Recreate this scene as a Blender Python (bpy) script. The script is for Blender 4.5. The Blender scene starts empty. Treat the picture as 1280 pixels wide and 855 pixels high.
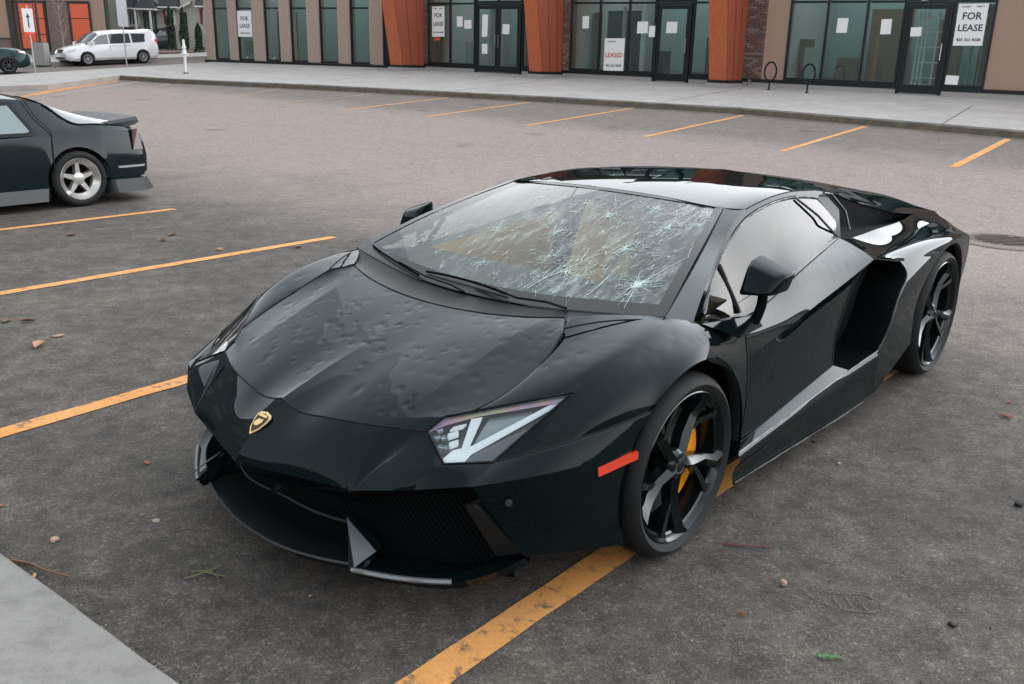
import bpy, bmesh, math, random
import numpy as np
from mathutils import Vector, Matrix
R = math.radians
random.seed(7)
rng = np.random.default_rng(11)
scene = bpy.context.scene
COL = scene.collection

# ------------------------------------------------------------------ camera
cam_d = bpy.data.cameras.new("camera"); cam = bpy.data.objects.new("camera", cam_d); COL.objects.link(cam)
PITCH, ROLL, EYE = 0.3025386, 0.0221957, 1.644615
_up = Vector((0, math.sin(PITCH), math.cos(PITCH))); _rt = Vector((1, 0, 0)); _fw = Vector((0, math.cos(PITCH), -math.sin(PITCH)))
_r = _rt * math.cos(ROLL) + _up * math.sin(ROLL); _u = -_rt * math.sin(ROLL) + _up * math.cos(ROLL)
M = Matrix((( _r.x, _u.x, -_fw.x, 0), (_r.y, _u.y, -_fw.y, 0), (_r.z, _u.z, -_fw.z, EYE), (0, 0, 0, 1)))
cam.matrix_world = M
cam_d.sensor_width = 36; cam_d.lens = 1111.67 / 1280 * 36
cam_d.clip_start = 0.05; cam_d.clip_end = 1500
scene.camera = cam

# ------------------------------------------------------------------ sky and sun (overcast)
SUN_EL, SUN_AZ = R(33), R(56)           # azimuth measured from +y towards +x
world = bpy.data.worlds.new("World"); scene.world = world; world.use_nodes = True
wn = world.node_tree; wn.nodes.clear()
sky = wn.nodes.new("ShaderNodeTexSky"); sky.sky_type = 'NISHITA'; sky.sun_disc = False
sky.sun_elevation = SUN_EL; sky.sun_rotation = SUN_AZ
sky.air_density = 1.0; sky.dust_density = 3.0; sky.ozone_density = 1.0
hs = wn.nodes.new("ShaderNodeHueSaturation"); hs.inputs["Saturation"].default_value = 0.25
# a closed cloud layer: evens the sky out towards a flat grey white, with soft cloud structure
mx = wn.nodes.new("ShaderNodeMixRGB"); mx.inputs[0].default_value = 0.86
tc = wn.nodes.new("ShaderNodeTexCoord"); cn = wn.nodes.new("ShaderNodeTexNoise"); cn.inputs["Scale"].default_value = 2.2; cn.inputs["Detail"].default_value = 5
cr_ = wn.nodes.new("ShaderNodeValToRGB"); cr_.color_ramp.elements[0].position = 0.3; cr_.color_ramp.elements[0].color = (8.2, 8.5, 8.9, 1); cr_.color_ramp.elements[1].position = 0.75; cr_.color_ramp.elements[1].color = (10.6, 10.7, 10.9, 1)
bg = wn.nodes.new("ShaderNodeBackground"); bg.inputs[1].default_value = 0.15
wo = wn.nodes.new("ShaderNodeOutputWorld")
wn.links.new(sky.outputs[0], hs.inputs["Color"]); wn.links.new(hs.outputs[0], mx.inputs[1])
wn.links.new(tc.outputs["Generated"], cn.inputs["Vector"]); wn.links.new(cn.outputs["Fac"], cr_.inputs[0]); wn.links.new(cr_.outputs[0], mx.inputs[2])
# thick overcast: brightest in a broad band round the horizon, heavier and darker overhead
sx = wn.nodes.new("ShaderNodeSeparateXYZ"); gr = wn.nodes.new("ShaderNodeValToRGB"); ge_ = gr.color_ramp.elements
ge_[0].position = 0.0; ge_[0].color = (1.15, 1.12, 1.11, 1); ge_[1].position = 1.0; ge_[1].color = (.40, .43, .46, 1)
for p_, c_ in ((.16, (1.08, 1.06, 1.05)), (.32, (.80, .80, .81)), (.50, (.58, .61, .64)), (.75, (.45, .48, .51))):
    k_ = ge_.new(p_); k_.color = (*c_, 1)
mg = wn.nodes.new("ShaderNodeMixRGB"); mg.blend_type = 'MULTIPLY'; mg.inputs[0].default_value = 1
wn.links.new(tc.outputs["Generated"], sx.inputs[0]); wn.links.new(sx.outputs[2], gr.inputs[0]); wn.links.new(mx.outputs[0], mg.inputs[1]); wn.links.new(gr.outputs[0], mg.inputs[2])
# the sun behind the cloud makes that side of the sky paler
dpn = wn.nodes.new("ShaderNodeVectorMath"); dpn.operation = 'DOT_PRODUCT'; dpn.inputs[1].default_value = (math.sin(SUN_AZ) * math.cos(SUN_EL), math.cos(SUN_AZ) * math.cos(SUN_EL), math.sin(SUN_EL)); wn.links.new(tc.outputs["Generated"], dpn.inputs[0])
gl1 = wn.nodes.new("ShaderNodeMapRange"); gl1.inputs["From Min"].default_value = .35; gl1.inputs["From Max"].default_value = 1.0; gl1.inputs["To Min"].default_value = 1.0; gl1.inputs["To Max"].default_value = 2.0; gl1.interpolation_type = 'SMOOTHSTEP'; wn.links.new(dpn.outputs["Value"], gl1.inputs["Value"])
mg2 = wn.nodes.new("ShaderNodeVectorMath"); mg2.operation = 'SCALE'; wn.links.new(mg.outputs[0], mg2.inputs[0]); wn.links.new(gl1.outputs[0], mg2.inputs["Scale"])
wn.links.new(mg2.outputs[0], bg.inputs[0]); wn.links.new(bg.outputs[0], wo.inputs[0])
sd = bpy.data.lights.new("sun", 'SUN'); sd.energy = 0.7; sd.angle = R(130); sd.color = (1, .95, .89)
sun = bpy.data.objects.new("sun", sd); COL.objects.link(sun)
sdir = Vector((math.sin(SUN_AZ) * math.cos(SUN_EL), math.cos(SUN_AZ) * math.cos(SUN_EL), math.sin(SUN_EL)))
sun.rotation_euler = (-sdir).to_track_quat('-Z', 'Y').to_euler()
vs = scene.view_settings; vs.view_transform = 'Standard'; vs.look = 'None'; vs.exposure = 0.92; vs.gamma = 1; vs.use_curve_mapping = False

# ------------------------------------------------------------------ materials
MATS = {}
def mat(name, col, rough=0.6, metal=0.0, coat=0.0, spec=0.5, emit=None, trans=0, ior=1.45):
    if name in MATS: return MATS[name]
    m = bpy.data.materials.new(name); m.use_nodes = True; b = m.node_tree.nodes["Principled BSDF"]
    b.inputs["Base Color"].default_value = (*col, 1); b.inputs["Roughness"].default_value = rough; b.inputs["Metallic"].default_value = metal
    b.inputs["Coat Weight"].default_value = coat; b.inputs["Coat Roughness"].default_value = 0.03
    b.inputs["Specular IOR Level"].default_value = spec; b.inputs["IOR"].default_value = ior
    if emit: b.inputs["Emission Color"].default_value = (*emit[0], 1); b.inputs["Emission Strength"].default_value = emit[1]
    MATS[name] = m; return m
def nt(m):
    return m.node_tree, m.node_tree.nodes, m.node_tree.links, m.node_tree.nodes["Principled BSDF"]
def noise(ns, ls, vec, scale, detail=4, rough=0.5, dist=0.0):
    n = ns.new("ShaderNodeTexNoise"); n.inputs["Scale"].default_value = scale; n.inputs["Detail"].default_value = detail
    n.inputs["Roughness"].default_value = rough; n.inputs["Distortion"].default_value = dist
    if vec is not None: ls.new(vec, n.inputs["Vector"])
    return n
def ramp(ns, ls, fac, stops):
    r = ns.new("ShaderNodeValToRGB"); e = r.color_ramp.elements
    while len(e) > 1: e.remove(e[0])
    e[0].position = stops[0][0]; e[0].color = (*stops[0][1], 1)
    for p, c in stops[1:]:
        k = e.new(p); k.color = (*c, 1)
    ls.new(fac, r.inputs[0]); return r
def mixc(ns, ls, fac, a, b, typ='MIX'):
    m = ns.new("ShaderNodeMixRGB"); m.blend_type = typ
    for i, s in ((0, fac), (1, a), (2, b)):
        if isinstance(s, (int, float)): m.inputs[i].default_value = s
        elif isinstance(s, tuple): m.inputs[i].default_value = (*s, 1)
        else: ls.new(s, m.inputs[i])
    return m
def math_(ns, ls, op, a, b=None, clamp=False):
    m = ns.new("ShaderNodeMath"); m.operation = op; m.use_clamp = clamp
    for i, s in ((0, a), (1, b)):
        if s is None: continue
        if isinstance(s, (int, float)): m.inputs[i].default_value = s
        else: ls.new(s, m.inputs[i])
    return m
def bump(ns, ls, b, h, strength=0.3, dist=0.01):
    n = ns.new("ShaderNodeBump"); n.inputs["Strength"].default_value = strength; n.inputs["Distance"].default_value = dist
    ls.new(h, n.inputs["Height"]); ls.new(n.outputs[0], b.inputs["Normal"]); return n
def mapping(ns, ls, vec, scale=(1, 1, 1), rot=(0, 0, 0)):
    n = ns.new("ShaderNodeMapping"); n.inputs["Scale"].default_value = scale; n.inputs["Rotation"].default_value = rot
    ls.new(vec, n.inputs["Vector"]); return n
def objcoord(ns): return ns.new("ShaderNodeTexCoord").outputs["Object"]
def worldpos(ns): return ns.new("ShaderNodeNewGeometry").outputs["Position"]

# ------------------------------------------------------------------ object helpers
def link(o, parent=None):
    COL.objects.link(o)
    if parent: o.parent = parent
    return o
def tag(o, label=None, cat=None, group=None, kind=None):
    if label: o["label"] = label
    if cat: o["category"] = cat
    if group: o["group"] = group
    if kind: o["kind"] = kind
    return o
def empty(name, loc, rz=0):
    o = bpy.data.objects.new(name, None); o.location = loc; o.rotation_euler = (0, 0, rz); o.empty_display_size = .2
    return link(o)
def meshobj(name, verts, faces, m, parent=None, smooth=None, mats=None, fmat=None):
    me = bpy.data.meshes.new(name); me.from_pydata([tuple(map(float, v)) for v in verts], [], [tuple(map(int, f)) for f in faces])
    for x in ([m] if mats is None else mats): me.materials.append(x)
    if fmat is not None: me.polygons.foreach_set("material_index", fmat)
    me.validate(); me.update()
    if smooth is not None:
        me.polygons.foreach_set("use_smooth", [True] * len(me.polygons)); me.set_sharp_from_angle(angle=R(smooth))
    return link(bpy.data.objects.new(name, me), parent)
class MB:
    """collects simple solids into one mesh"""
    def __init__(s): s.v = []; s.f = []
    def add(s, vs, fs):
        n = len(s.v); s.v += [tuple(map(float, v)) for v in vs]; s.f += [tuple(i + n for i in f) for f in fs]; return s
    def box(s, a, b, bev=0):
        x0, y0, z0 = (min(a[i], b[i]) for i in range(3)); x1, y1, z1 = (max(a[i], b[i]) for i in range(3))
        return s.add([(x0, y0, z0), (x1, y0, z0), (x1, y1, z0), (x0, y1, z0), (x0, y0, z1), (x1, y0, z1), (x1, y1, z1), (x0, y1, z1)],
                     [(0, 3, 2, 1), (4, 5, 6, 7), (0, 1, 5, 4), (1, 2, 6, 5), (2, 3, 7, 6), (3, 0, 4, 7)])
    def hexa(s, p): # 8 points: bottom 4 ccw, top 4
        return s.add(p, [(0, 3, 2, 1), (4, 5, 6, 7), (0, 1, 5, 4), (1, 2, 6, 5), (2, 3, 7, 6), (3, 0, 4, 7)])
    def prism(s, poly, off):
        """polygon (3d points) extruded by vector off"""
        n = len(poly); off = np.array(off); vs = [np.array(p, float) for p in poly] + [np.array(p, float) + off for p in poly]
        return s.add(vs, [tuple(range(n))[::-1], tuple(range(n, 2 * n))] + [(i, (i + 1) % n, n + (i + 1) % n, n + i) for i in range(n)])
    def tube(s, path, r, k=8, cap=True):
        P = [np.array(p, float) for p in path]; n = len(P); rr = r if hasattr(r, '__len__') else [r] * n
        base = len(s.v); up = None; vs = []
        for i in range(n):
            d = P[min(i + 1, n - 1)] - P[max(i - 1, 0)]; d = d / (np.linalg.norm(d) + 1e-12)
            if up is None: up = np.array([0, 0, 1.]) if abs(d[2]) < .9 else np.array([1., 0, 0])
            a = np.cross(d, up); a /= np.linalg.norm(a) + 1e-12; b = np.cross(a, d); up = b
            for j in range(k):
                t = 2 * math.pi * j / k; vs.append(P[i] + rr[i] * (math.cos(t) * a + math.sin(t) * b))
        fs = [(i * k + j, i * k + (j + 1) % k, (i + 1) * k + (j + 1) % k, (i + 1) * k + j) for i in range(n - 1) for j in range(k)]
        if cap: fs += [tuple(range(k))[::-1], tuple((n - 1) * k + j for j in range(k))]
        return s.add(vs, fs)
    def lathe(s, prof, k=48, axis='y', c=(0, 0, 0), closed=False):
        """prof: list of (offset along axis, radius)"""
        vs = []; n = len(prof)
        for a, r in prof:
            for j in range(k):
                t = 2 * math.pi * j / k; x, z = r * math.cos(t), r * math.sin(t)
                p = (x, a, z) if axis == 'y' else ((x, z, a) if axis == 'z' else (a, x, z))
                vs.append((p[0] + c[0], p[1] + c[1], p[2] + c[2]))
        rng_ = range(n) if closed else range(n - 1)
        return s.add(vs, [(i * k + j, i * k + (j + 1) % k, ((i + 1) % n) * k + (j + 1) % k, ((i + 1) % n) * k + j) for i in rng_ for j in range(k)])
    def build(s, name, m, parent=None, smooth=None):
        o = meshobj(name, s.v, s.f, m, parent, smooth)
        bm = bmesh.new(); bm.from_mesh(o.data); bmesh.ops.recalc_face_normals(bm, faces=bm.faces); bm.to_mesh(o.data); bm.free()
        return o
def copy_tree(o, parent=None):
    c = o.copy(); COL.objects.link(c); c.parent = parent
    for ch in [x for x in bpy.data.objects if x.parent == o]: copy_tree(ch, c)
    return c

# ------------------------------------------------------------------ curve and patch helpers
def _arc(P):
    d = np.linalg.norm(np.diff(P, axis=0), axis=1); return np.concatenate([[0], np.cumsum(d)])
def ln(pts, n):
    """polyline resampled to n points, corners kept"""
    P = np.array(pts, float); L = np.linalg.norm(np.diff(P, axis=0), axis=1); k = len(L); seg = np.maximum(1, np.floor((n - 1) * L / L.sum()).astype(int))
    while seg.sum() < n - 1: seg[np.argmax(L / seg)] += 1
    while seg.sum() > n - 1: i = np.argmax(np.where(seg > 1, seg / (L + 1e-9), -1)); seg[i] -= 1
    out = []
    for i in range(k):
        for j in range(seg[i]): out.append(P[i] + (P[i + 1] - P[i]) * j / seg[i])
    out.append(P[-1]); return np.array(out)
def cr(pts, n):
    """smooth curve through pts, resampled evenly"""
    P = np.array(pts, float)
    if len(P) == 2: return ln(P, n)
    T = _arc(P); m = len(P); D = np.zeros_like(P)
    for i in range(m):
        if i == 0: D[i] = (P[1] - P[0]) / (T[1] - T[0])
        elif i == m - 1: D[i] = (P[-1] - P[-2]) / (T[-1] - T[-2])
        else:
            h0, h1 = T[i] - T[i - 1], T[i + 1] - T[i]; D[i] = ((P[i] - P[i - 1]) / h0 * h1 + (P[i + 1] - P[i]) / h1 * h0) / (h0 + h1)
    if m > 2: D[0] = 2 * (P[1] - P[0]) / (T[1] - T[0]) - D[1]; D[-1] = 2 * (P[-1] - P[-2]) / (T[-1] - T[-2]) - D[-2]
    fine = []
    for i in range(m - 1):
        h = T[i + 1] - T[i]
        for s in np.linspace(0, 1, 40, endpoint=False):
            s2, s3 = s * s, s ** 3
            fine.append((2 * s3 - 3 * s2 + 1) * P[i] + (s3 - 2 * s2 + s) * h * D[i] + (-2 * s3 + 3 * s2) * P[i + 1] + (s3 - s2) * h * D[i + 1])
    fine.append(P[-1]); F = np.array(fine); A = _arc(F); t = np.linspace(0, A[-1], n)
    return np.stack([np.interp(t, A, F[:, k]) for k in range(3)], 1)
def coons(b, t, l, r):
    """b,t: n points (s direction); l,r: m points; corners l0=b0, lN=t0, r0=bN, rN=tN"""
    b, t, l, r = map(np.asarray, (b, t, l, r)); n, m = len(b), len(l)
    s = np.linspace(0, 1, n)[None, :, None]; q = np.linspace(0, 1, m)[:, None, None]
    return (1 - q) * b[None] + q * t[None] + (1 - s) * l[:, None] + s * r[:, None] - ((1 - q) * (1 - s) * b[0] + (1 - q) * s * b[-1] + q * (1 - s) * t[0] + q * s * t[-1])
def loft(curves, m):
    C = np.array(curves, float); k, n = C.shape[:2]; out = np.zeros((m, n, 3))
    for j in range(n): out[:, j] = cr(C[:, j], m)
    return out
def grid_vf(G):
    m, n = G.shape[:2]; v = G.reshape(-1, 3)
    f = [(i * n + j, i * n + j + 1, (i + 1) * n + j + 1, (i + 1) * n + j) for i in range(m - 1) for j in range(n - 1)]
    return v, f
def relax(v, f, it, fixed):
    nb = [set() for _ in v]
    for q in f:
        k = len(q)
        for a in range(k): nb[q[a]].add(q[(a + 1) % k]); nb[q[(a + 1) % k]].add(q[a])
    idx = [i for i in range(len(v)) if not fixed[i] and nb[i]]
    I = np.repeat(idx, [len(nb[i]) for i in idx]); J = np.concatenate([list(nb[i]) for i in idx]); cnt = np.bincount(I, minlength=len(v))[:, None] + 1e-9
    for _ in range(it):
        s = np.zeros_like(v); np.add.at(s, I, v[J]); a = s / cnt
        v[idx] = v[idx] * .4 + a[idx] * .6
    return v
def weld(grids, tol=2e-4):
    """join grids; merge coincident vertices"""
    V = []; F = []; key = {}
    for G in grids:
        v, f = grid_vf(G) if isinstance(G, np.ndarray) else G; mp = []
        for p in v:
            k = tuple(np.round(np.asarray(p) / tol).astype(int)); hit = None
            for dx in (0, -1, 1):
                for dy in (0, -1, 1):
                    for dz in (0, -1, 1):
                        hit = key.get((k[0] + dx, k[1] + dy, k[2] + dz))
                        if hit is not None: break
                    if hit is not None: break
                if hit is not None: break
            if hit is None: hit = len(V); key[k] = hit; V.append(np.array(p, float))
            mp.append(hit)
        for q in f:
            w = []
            for i in q:
                if mp[i] not in w: w.append(mp[i])
            if len(w) > 2: F.append(tuple(w))
    return np.array(V), F
# =================================================================== terrain and pavements
GA, GB, GZ0 = 0.02341, 0.05875, -0.68
def gz(x, y):
    f = GZ0 + GA * x + GB * y; w = .05
    up = w * math.log1p(math.exp(min(f / w, 50))) if f / w < 50 else f
    if up > 2.6: up = 2.6 + (up - 2.6) * .15
    return up
LO_ = np.array([4.52497, 15.43303]); TT = np.array([.6190595, .7853441]); SS = np.array([.7853441, -.6190595])
def st(s, t): p = LO_ + s * SS + t * TT; return float(p[0]), float(p[1])
def stz(s, t, dz=0): x, y = st(s, t); return (x, y, gz(x, y) + dz)

asph = mat("asphalt", (.1, .1, .1), rough=.86, spec=.35); t_, n_, l_, b_ = nt(asph)
wp = worldpos(n_)
fine = noise(n_, l_, wp, 160, 4, .75); med = noise(n_, l_, wp, 9, 6, .7, .3); big = noise(n_, l_, wp, .55, 5, .6, .5); mid2 = noise(n_, l_, wp, 2.1, 7, .72, .8)
base = ramp(n_, l_, big.outputs["Fac"], [(.28, (.052, .046, .040)), (.5, (.076, .066, .056)), (.72, (.110, .094, .078))])
m1 = mixc(n_, l_, .42, base.outputs[0], ramp(n_, l_, mid2.outputs["Fac"], [(.33, (.030, .029, .028)), (.5, (.066, .060, .053)), (.68, (.150, .128, .106))]).outputs[0])
m2 = mixc(n_, l_, .75, m1.outputs[0], ramp(n_, l_, med.outputs["Fac"], [(.3, (.45,) * 3), (.7, (1.5,) * 3)]).outputs[0], 'MULTIPLY')
m3 = mixc(n_, l_, .72, m2.outputs[0], ramp(n_, l_, fine.outputs["Fac"], [(.33, (.35,) * 3), (.5, (.9,) * 3), (.68, (2.3,) * 3)]).outputs[0], 'MULTIPLY')
# the drive lane between the two rows of bays is paler with dust and wear
sep = n_.new("ShaderNodeVectorMath"); sep.operation = 'DOT_PRODUCT'; l_.new(wp, sep.inputs[0]); sep.inputs[1].default_value = (TT[0], TT[1], 0)
tcoord = math_(n_, l_, 'SUBTRACT', sep.outputs["Value"], float(LO_ @ TT)); wob = math_(n_, l_, 'MULTIPLY', big.outputs["Fac"], 3.0); tw = math_(n_, l_, 'ADD', tcoord.outputs[0], wob.outputs[0])
lane = n_.new("ShaderNodeMapRange"); lane.inputs["From Min"].default_value = -9.0; lane.inputs["From Max"].default_value = -4.0; lane.interpolation_type = 'SMOOTHSTEP'; l_.new(tw.outputs[0], lane.inputs["Value"])
lane2 = n_.new("ShaderNodeMapRange"); lane2.inputs["From Min"].default_value = 1.2; lane2.inputs["From Max"].default_value = 3.0; lane2.interpolation_type = 'SMOOTHSTEP'; l_.new(tw.outputs[0], lane2.inputs["Value"])
l2m = math_(n_, l_, 'MULTIPLY', lane2.outputs[0], -.55); lm = math_(n_, l_, 'ADD', lane.outputs[0], 0.0); lmm = math_(n_, l_, 'MULTIPLY_ADD', lane.outputs[0], l2m.outputs[0]); l_.new(lane.outputs[0], lmm.inputs[2])
dust = mixc(n_, l_, math_(n_, l_, 'MULTIPLY', lmm.outputs[0], .74).outputs[0], m3.outputs[0], mixc(n_, l_, .8, (.285, .232, .205), ramp(n_, l_, med.outputs["Fac"], [(.25, (.78,) * 3), (.75, (1.15,) * 3)]).outputs[0], 'MULTIPLY').outputs[0])
# cracks and streaky tar marks
vo = n_.new("ShaderNodeTexVoronoi"); vo.feature = 'DISTANCE_TO_EDGE'; vo.inputs["Scale"].default_value = .55; wv_ = n_.new("ShaderNodeVectorMath"); wv_.operation = 'ADD'; l_.new(wp, wv_.inputs[0]); nn = noise(n_, l_, wp, 1.4, 6, .7); l_.new(nn.outputs["Color"], wv_.inputs[1]); l_.new(wv_.outputs[0], vo.inputs["Vector"])
ck = ramp(n_, l_, vo.outputs["Distance"], [(0, (.60,) * 3), (.006, (1,) * 3)]); fin = mixc(n_, l_, .85, dust.outputs[0], ck.outputs[0], 'MULTIPLY')
# pale mineral chips
chip = n_.new("ShaderNodeTexVoronoi"); chip.inputs["Scale"].default_value = 34; l_.new(wp, chip.inputs["Vector"]); cm = ramp(n_, l_, chip.outputs["Distance"], [(0, (1,) * 3), (.07, (1,) * 3), (.10, (0,) * 3)]); cs = n_.new("ShaderNodeSeparateColor"); l_.new(chip.outputs["Color"], cs.inputs[0]); cg = math_(n_, l_, 'GREATER_THAN', cs.outputs[0], .93); cf_ = math_(n_, l_, 'MULTIPLY', cm.outputs[0], cg.outputs[0])
fin = mixc(n_, l_, cf_.outputs[0], fin.outputs[0], (.24, .21, .18))
agg = n_.new("ShaderNodeTexVoronoi"); agg.inputs["Scale"].default_value = 95; l_.new(wp, agg.inputs["Vector"]); ags = n_.new("ShaderNodeSeparateColor"); l_.new(agg.outputs["Color"], ags.inputs[0])
agr = ramp(n_, l_, ags.outputs[0], [(0, (.62,) * 3), (.55, (.92,) * 3), (.85, (1.25,) * 3), (1, (2.1,) * 3)]); fin = mixc(n_, l_, .58, fin.outputs[0], agr.outputs[0], 'MULTIPLY')
oil = n_.new("ShaderNodeTexVoronoi"); oil.inputs["Scale"].default_value = .75; l_.new(wv_.outputs[0], oil.inputs["Vector"]); oc_ = n_.new("ShaderNodeSeparateColor"); l_.new(oil.outputs["Color"], oc_.inputs[0])
om = math_(n_, l_, 'MULTIPLY', ramp(n_, l_, oil.outputs["Distance"], [(0, (1,) * 3), (.10, (.75,) * 3), (.22, (0,) * 3)]).outputs[0], math_(n_, l_, 'GREATER_THAN', oc_.outputs[0], .62).outputs[0]); fin = mixc(n_, l_, math_(n_, l_, 'MULTIPLY', om.outputs[0], .5).outputs[0], fin.outputs[0], (.022, .020, .018))
hh = math_(n_, l_, 'ADD', fine.outputs["Fac"], math_(n_, l_, 'MULTIPLY', agg.outputs["Distance"], -.8).outputs[0])
l_.new(fin.outputs[0], b_.inputs["Base Color"]); bump(n_, l_, b_, hh.outputs[0], .6, .004)

xs = np.concatenate([np.linspace(-160, -34, 12), np.linspace(-32, 24, 90), np.linspace(27, 160, 12)]); ys = np.concatenate([np.linspace(-120, -6, 8), np.linspace(-4, 60, 110), np.linspace(65, 300, 14)])
v = [(x, y, gz(x, y)) for y in ys for x in xs]; nx = len(xs)
f = [(j * nx + i, j * nx + i + 1, (j + 1) * nx + i + 1, (j + 1) * nx + i) for j in range(len(ys) - 1) for i in range(nx - 1)]
tag(meshobj("parking_lot_ground", v, f, asph, smooth=60), kind="structure")

conc = mat("concrete_pavement", (.5, .5, .5), rough=.85); t_, n_, l_, b_ = nt(conc); wp = worldpos(n_)
a = noise(n_, l_, wp, 1.0, 6, .65, .3); c = noise(n_, l_, wp, 60, 4, .7); d_ = noise(n_, l_, wp, 5, 6, .7)
r0 = ramp(n_, l_, a.outputs["Fac"], [(.3, (.285, .262, .245)), (.7, (.37, .342, .322))]); r1 = mixc(n_, l_, .5, r0.outputs[0], ramp(n_, l_, d_.outputs["Fac"], [(.3, (.7,) * 3), (.6, (1.1,) * 3)]).outputs[0], 'MULTIPLY'); r2 = mixc(n_, l_, .5, r1.outputs[0], ramp(n_, l_, c.outputs["Fac"], [(.3, (.75,) * 3), (.7, (1.2,) * 3)]).outputs[0], 'MULTIPLY'); l_.new(r2.outputs[0], b_.inputs["Base Color"]); bump(n_, l_, b_, c.outputs["Fac"], .2, .002)
def strip(name, front, back, m, dz, n=60, skirt=.17, kind="structure", k=10):
    F = ln([(s, t, 0) for s, t in front], n); B = ln([(s, t, 0) for s, t in back], n)
    V = []; 
    for j in range(k + 1):
        q = j / k
        for i in range(n): p = F[i] * (1 - q) + B[i] * q; V.append(stz(p[0], p[1], dz))
    fs_ = [(j * n + i, j * n + i + 1, (j + 1) * n + i + 1, (j + 1) * n + i) for j in range(k) for i in range(n - 1)]
    if skirt:
        for base_row in (0, k):
            o0 = len(V)
            for i in range(n): x, y, z = V[base_row * n + i]; V.append((x, y, z - skirt))
            fs_ += [(base_row * n + i, o0 + i, o0 + i + 1, base_row * n + i + 1) for i in range(n - 1)]
    return tag(meshobj(name, V, fs_, m), kind=kind)
strip("sidewalk", [(30, 3.9), (12, 4.1), (2.9, 4.14), (-2.9, 4.7), (-7.7, 4.25), (-15.6, 2.99), (-21.46, 1.75), (-24.2, 1.48)], [(30, 14), (12, 14), (2.9, 13), (-2.9, 12.6), (-7.7, 12.3), (-15.6, 12), (-21.5, 10.8), (-28.5, 8.6)], conc, .15, 80)
strip("sidewalk", [(-24.2, 1.48), (-22.2, -1.92), (-22.9, -3.2), (-27, -9)], [(-28.5, 8.6), (-28.0, 4.9), (-27.6, -.9), (-32, -8)], conc, .152, 40)
strip("far_sidewalk", [(-33, -6), (-34.3, 1.86), (-33.7, 4.03), (-33.9, 6.9), (-32.7, 10.7), (-31, 18)], [(-46, -6), (-46, 1.9), (-46, 5), (-45, 9), (-43, 13), (-40, 20)], conc, .15, 40)
# expansion joints
jm = mat("joint_dark", (.05, .045, .04), .9)
mb = MB()
for s0, t0, s1, t1 in [(1.45, 4.2, 1.1, 8.2), (-5, 4.6, -5.1, 9.3), (-11, 3.8, -11.2, 8.6), (-16.5, 2.9, -16.8, 8.2), (5.5, 4.15, 5.4, 10)]:
    P = [stz(s0 + (s1 - s0) * q, t0 + (t1 - t0) * q, .154) for q in np.linspace(0, 1, 8)]
    for a_, b2 in zip(P[:-1], P[1:]): mb.add([(a_[0] - .012, a_[1], a_[2]), (a_[0] + .012, a_[1], a_[2]), (b2[0] + .012, b2[1], b2[2]), (b2[0] - .012, b2[1], b2[2])], [(0, 1, 2, 3)])
tag(mb.build("sidewalk_joint", jm), kind="structure")
# gutter: silt, dead grass and leaf litter against the kerb
gut = mat("gutter_silt", (.06, .05, .035), .95); t_, n_, l_, b_ = nt(gut); wp = worldpos(n_); a = noise(n_, l_, wp, 5, 7, .8, .6); l_.new(ramp(n_, l_, a.outputs["Fac"], [(.3, (.07, .062, .055)), (.48, (.11, .098, .082)), (.6, (.17, .13, .085)), (.72, (.13, .112, .09))]).outputs[0], b_.inputs["Base Color"]); bump(n_, l_, b_, a.outputs["Fac"], .5, .02)
kerbL = [(12, 4.07), (2.9, 4.11), (-2.9, 4.67), (-7.7, 4.22), (-15.6, 2.96), (-21.46, 1.72), (-24.2, 1.45)]
F = ln([(s, t, 0) for s, t in kerbL], 160); rg_ = random.Random(2); V = []
for i, p in enumerate(F): w = .16 + .10 * rg_.random(); V += [stz(p[0], p[1], .006), stz(p[0], p[1] - w, .005)]
tag(meshobj("gutter", V, [(2 * i, 2 * i + 1, 2 * i + 3, 2 * i + 2) for i in range(159)], gut), kind="structure")
V = []
for i, p in enumerate(F): V += [stz(p[0], p[1] - .004, .11 + .02 * rg_.random()), stz(p[0], p[1] - .012, .0)]
tag(meshobj("kerb_face", V, [(2 * i, 2 * i + 1, 2 * i + 3, 2 * i + 2) for i in range(159)], gut), kind="structure")

# foreground pavement at the left corner with a joint
conc2 = mat("concrete_near", (.3, .3, .3), rough=.85); t_, n_, l_, b_ = nt(conc2); wp = worldpos(n_)
a = noise(n_, l_, wp, 9, 8, .8, 0); c = noise(n_, l_, wp, 260, 4, .85)
r1 = mixc(n_, l_, .55, ramp(n_, l_, a.outputs["Fac"], [(.3, (.14, .135, .122)), (.5, (.215, .207, .190)), (.62, (.235, .226, .208)), (.75, (.275, .265, .243))]).outputs[0], ramp(n_, l_, c.outputs["Fac"], [(.33, (.45,) * 3), (.5, (1,) * 3), (.7, (1.3,) * 3)]).outputs[0], 'MULTIPLY'); l_.new(r1.outputs[0], b_.inputs["Base Color"]); bump(n_, l_, b_, c.outputs["Fac"], .4, .003)
E0 = np.array([-1.745, 2.625]); E1 = np.array([-.975, 2.035]); ed = (E1 - E0) / np.linalg.norm(E1 - E0); en = np.array([-abs(ed[1]), -abs(ed[0])]); en /= np.linalg.norm(en)
dz = .10
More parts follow.
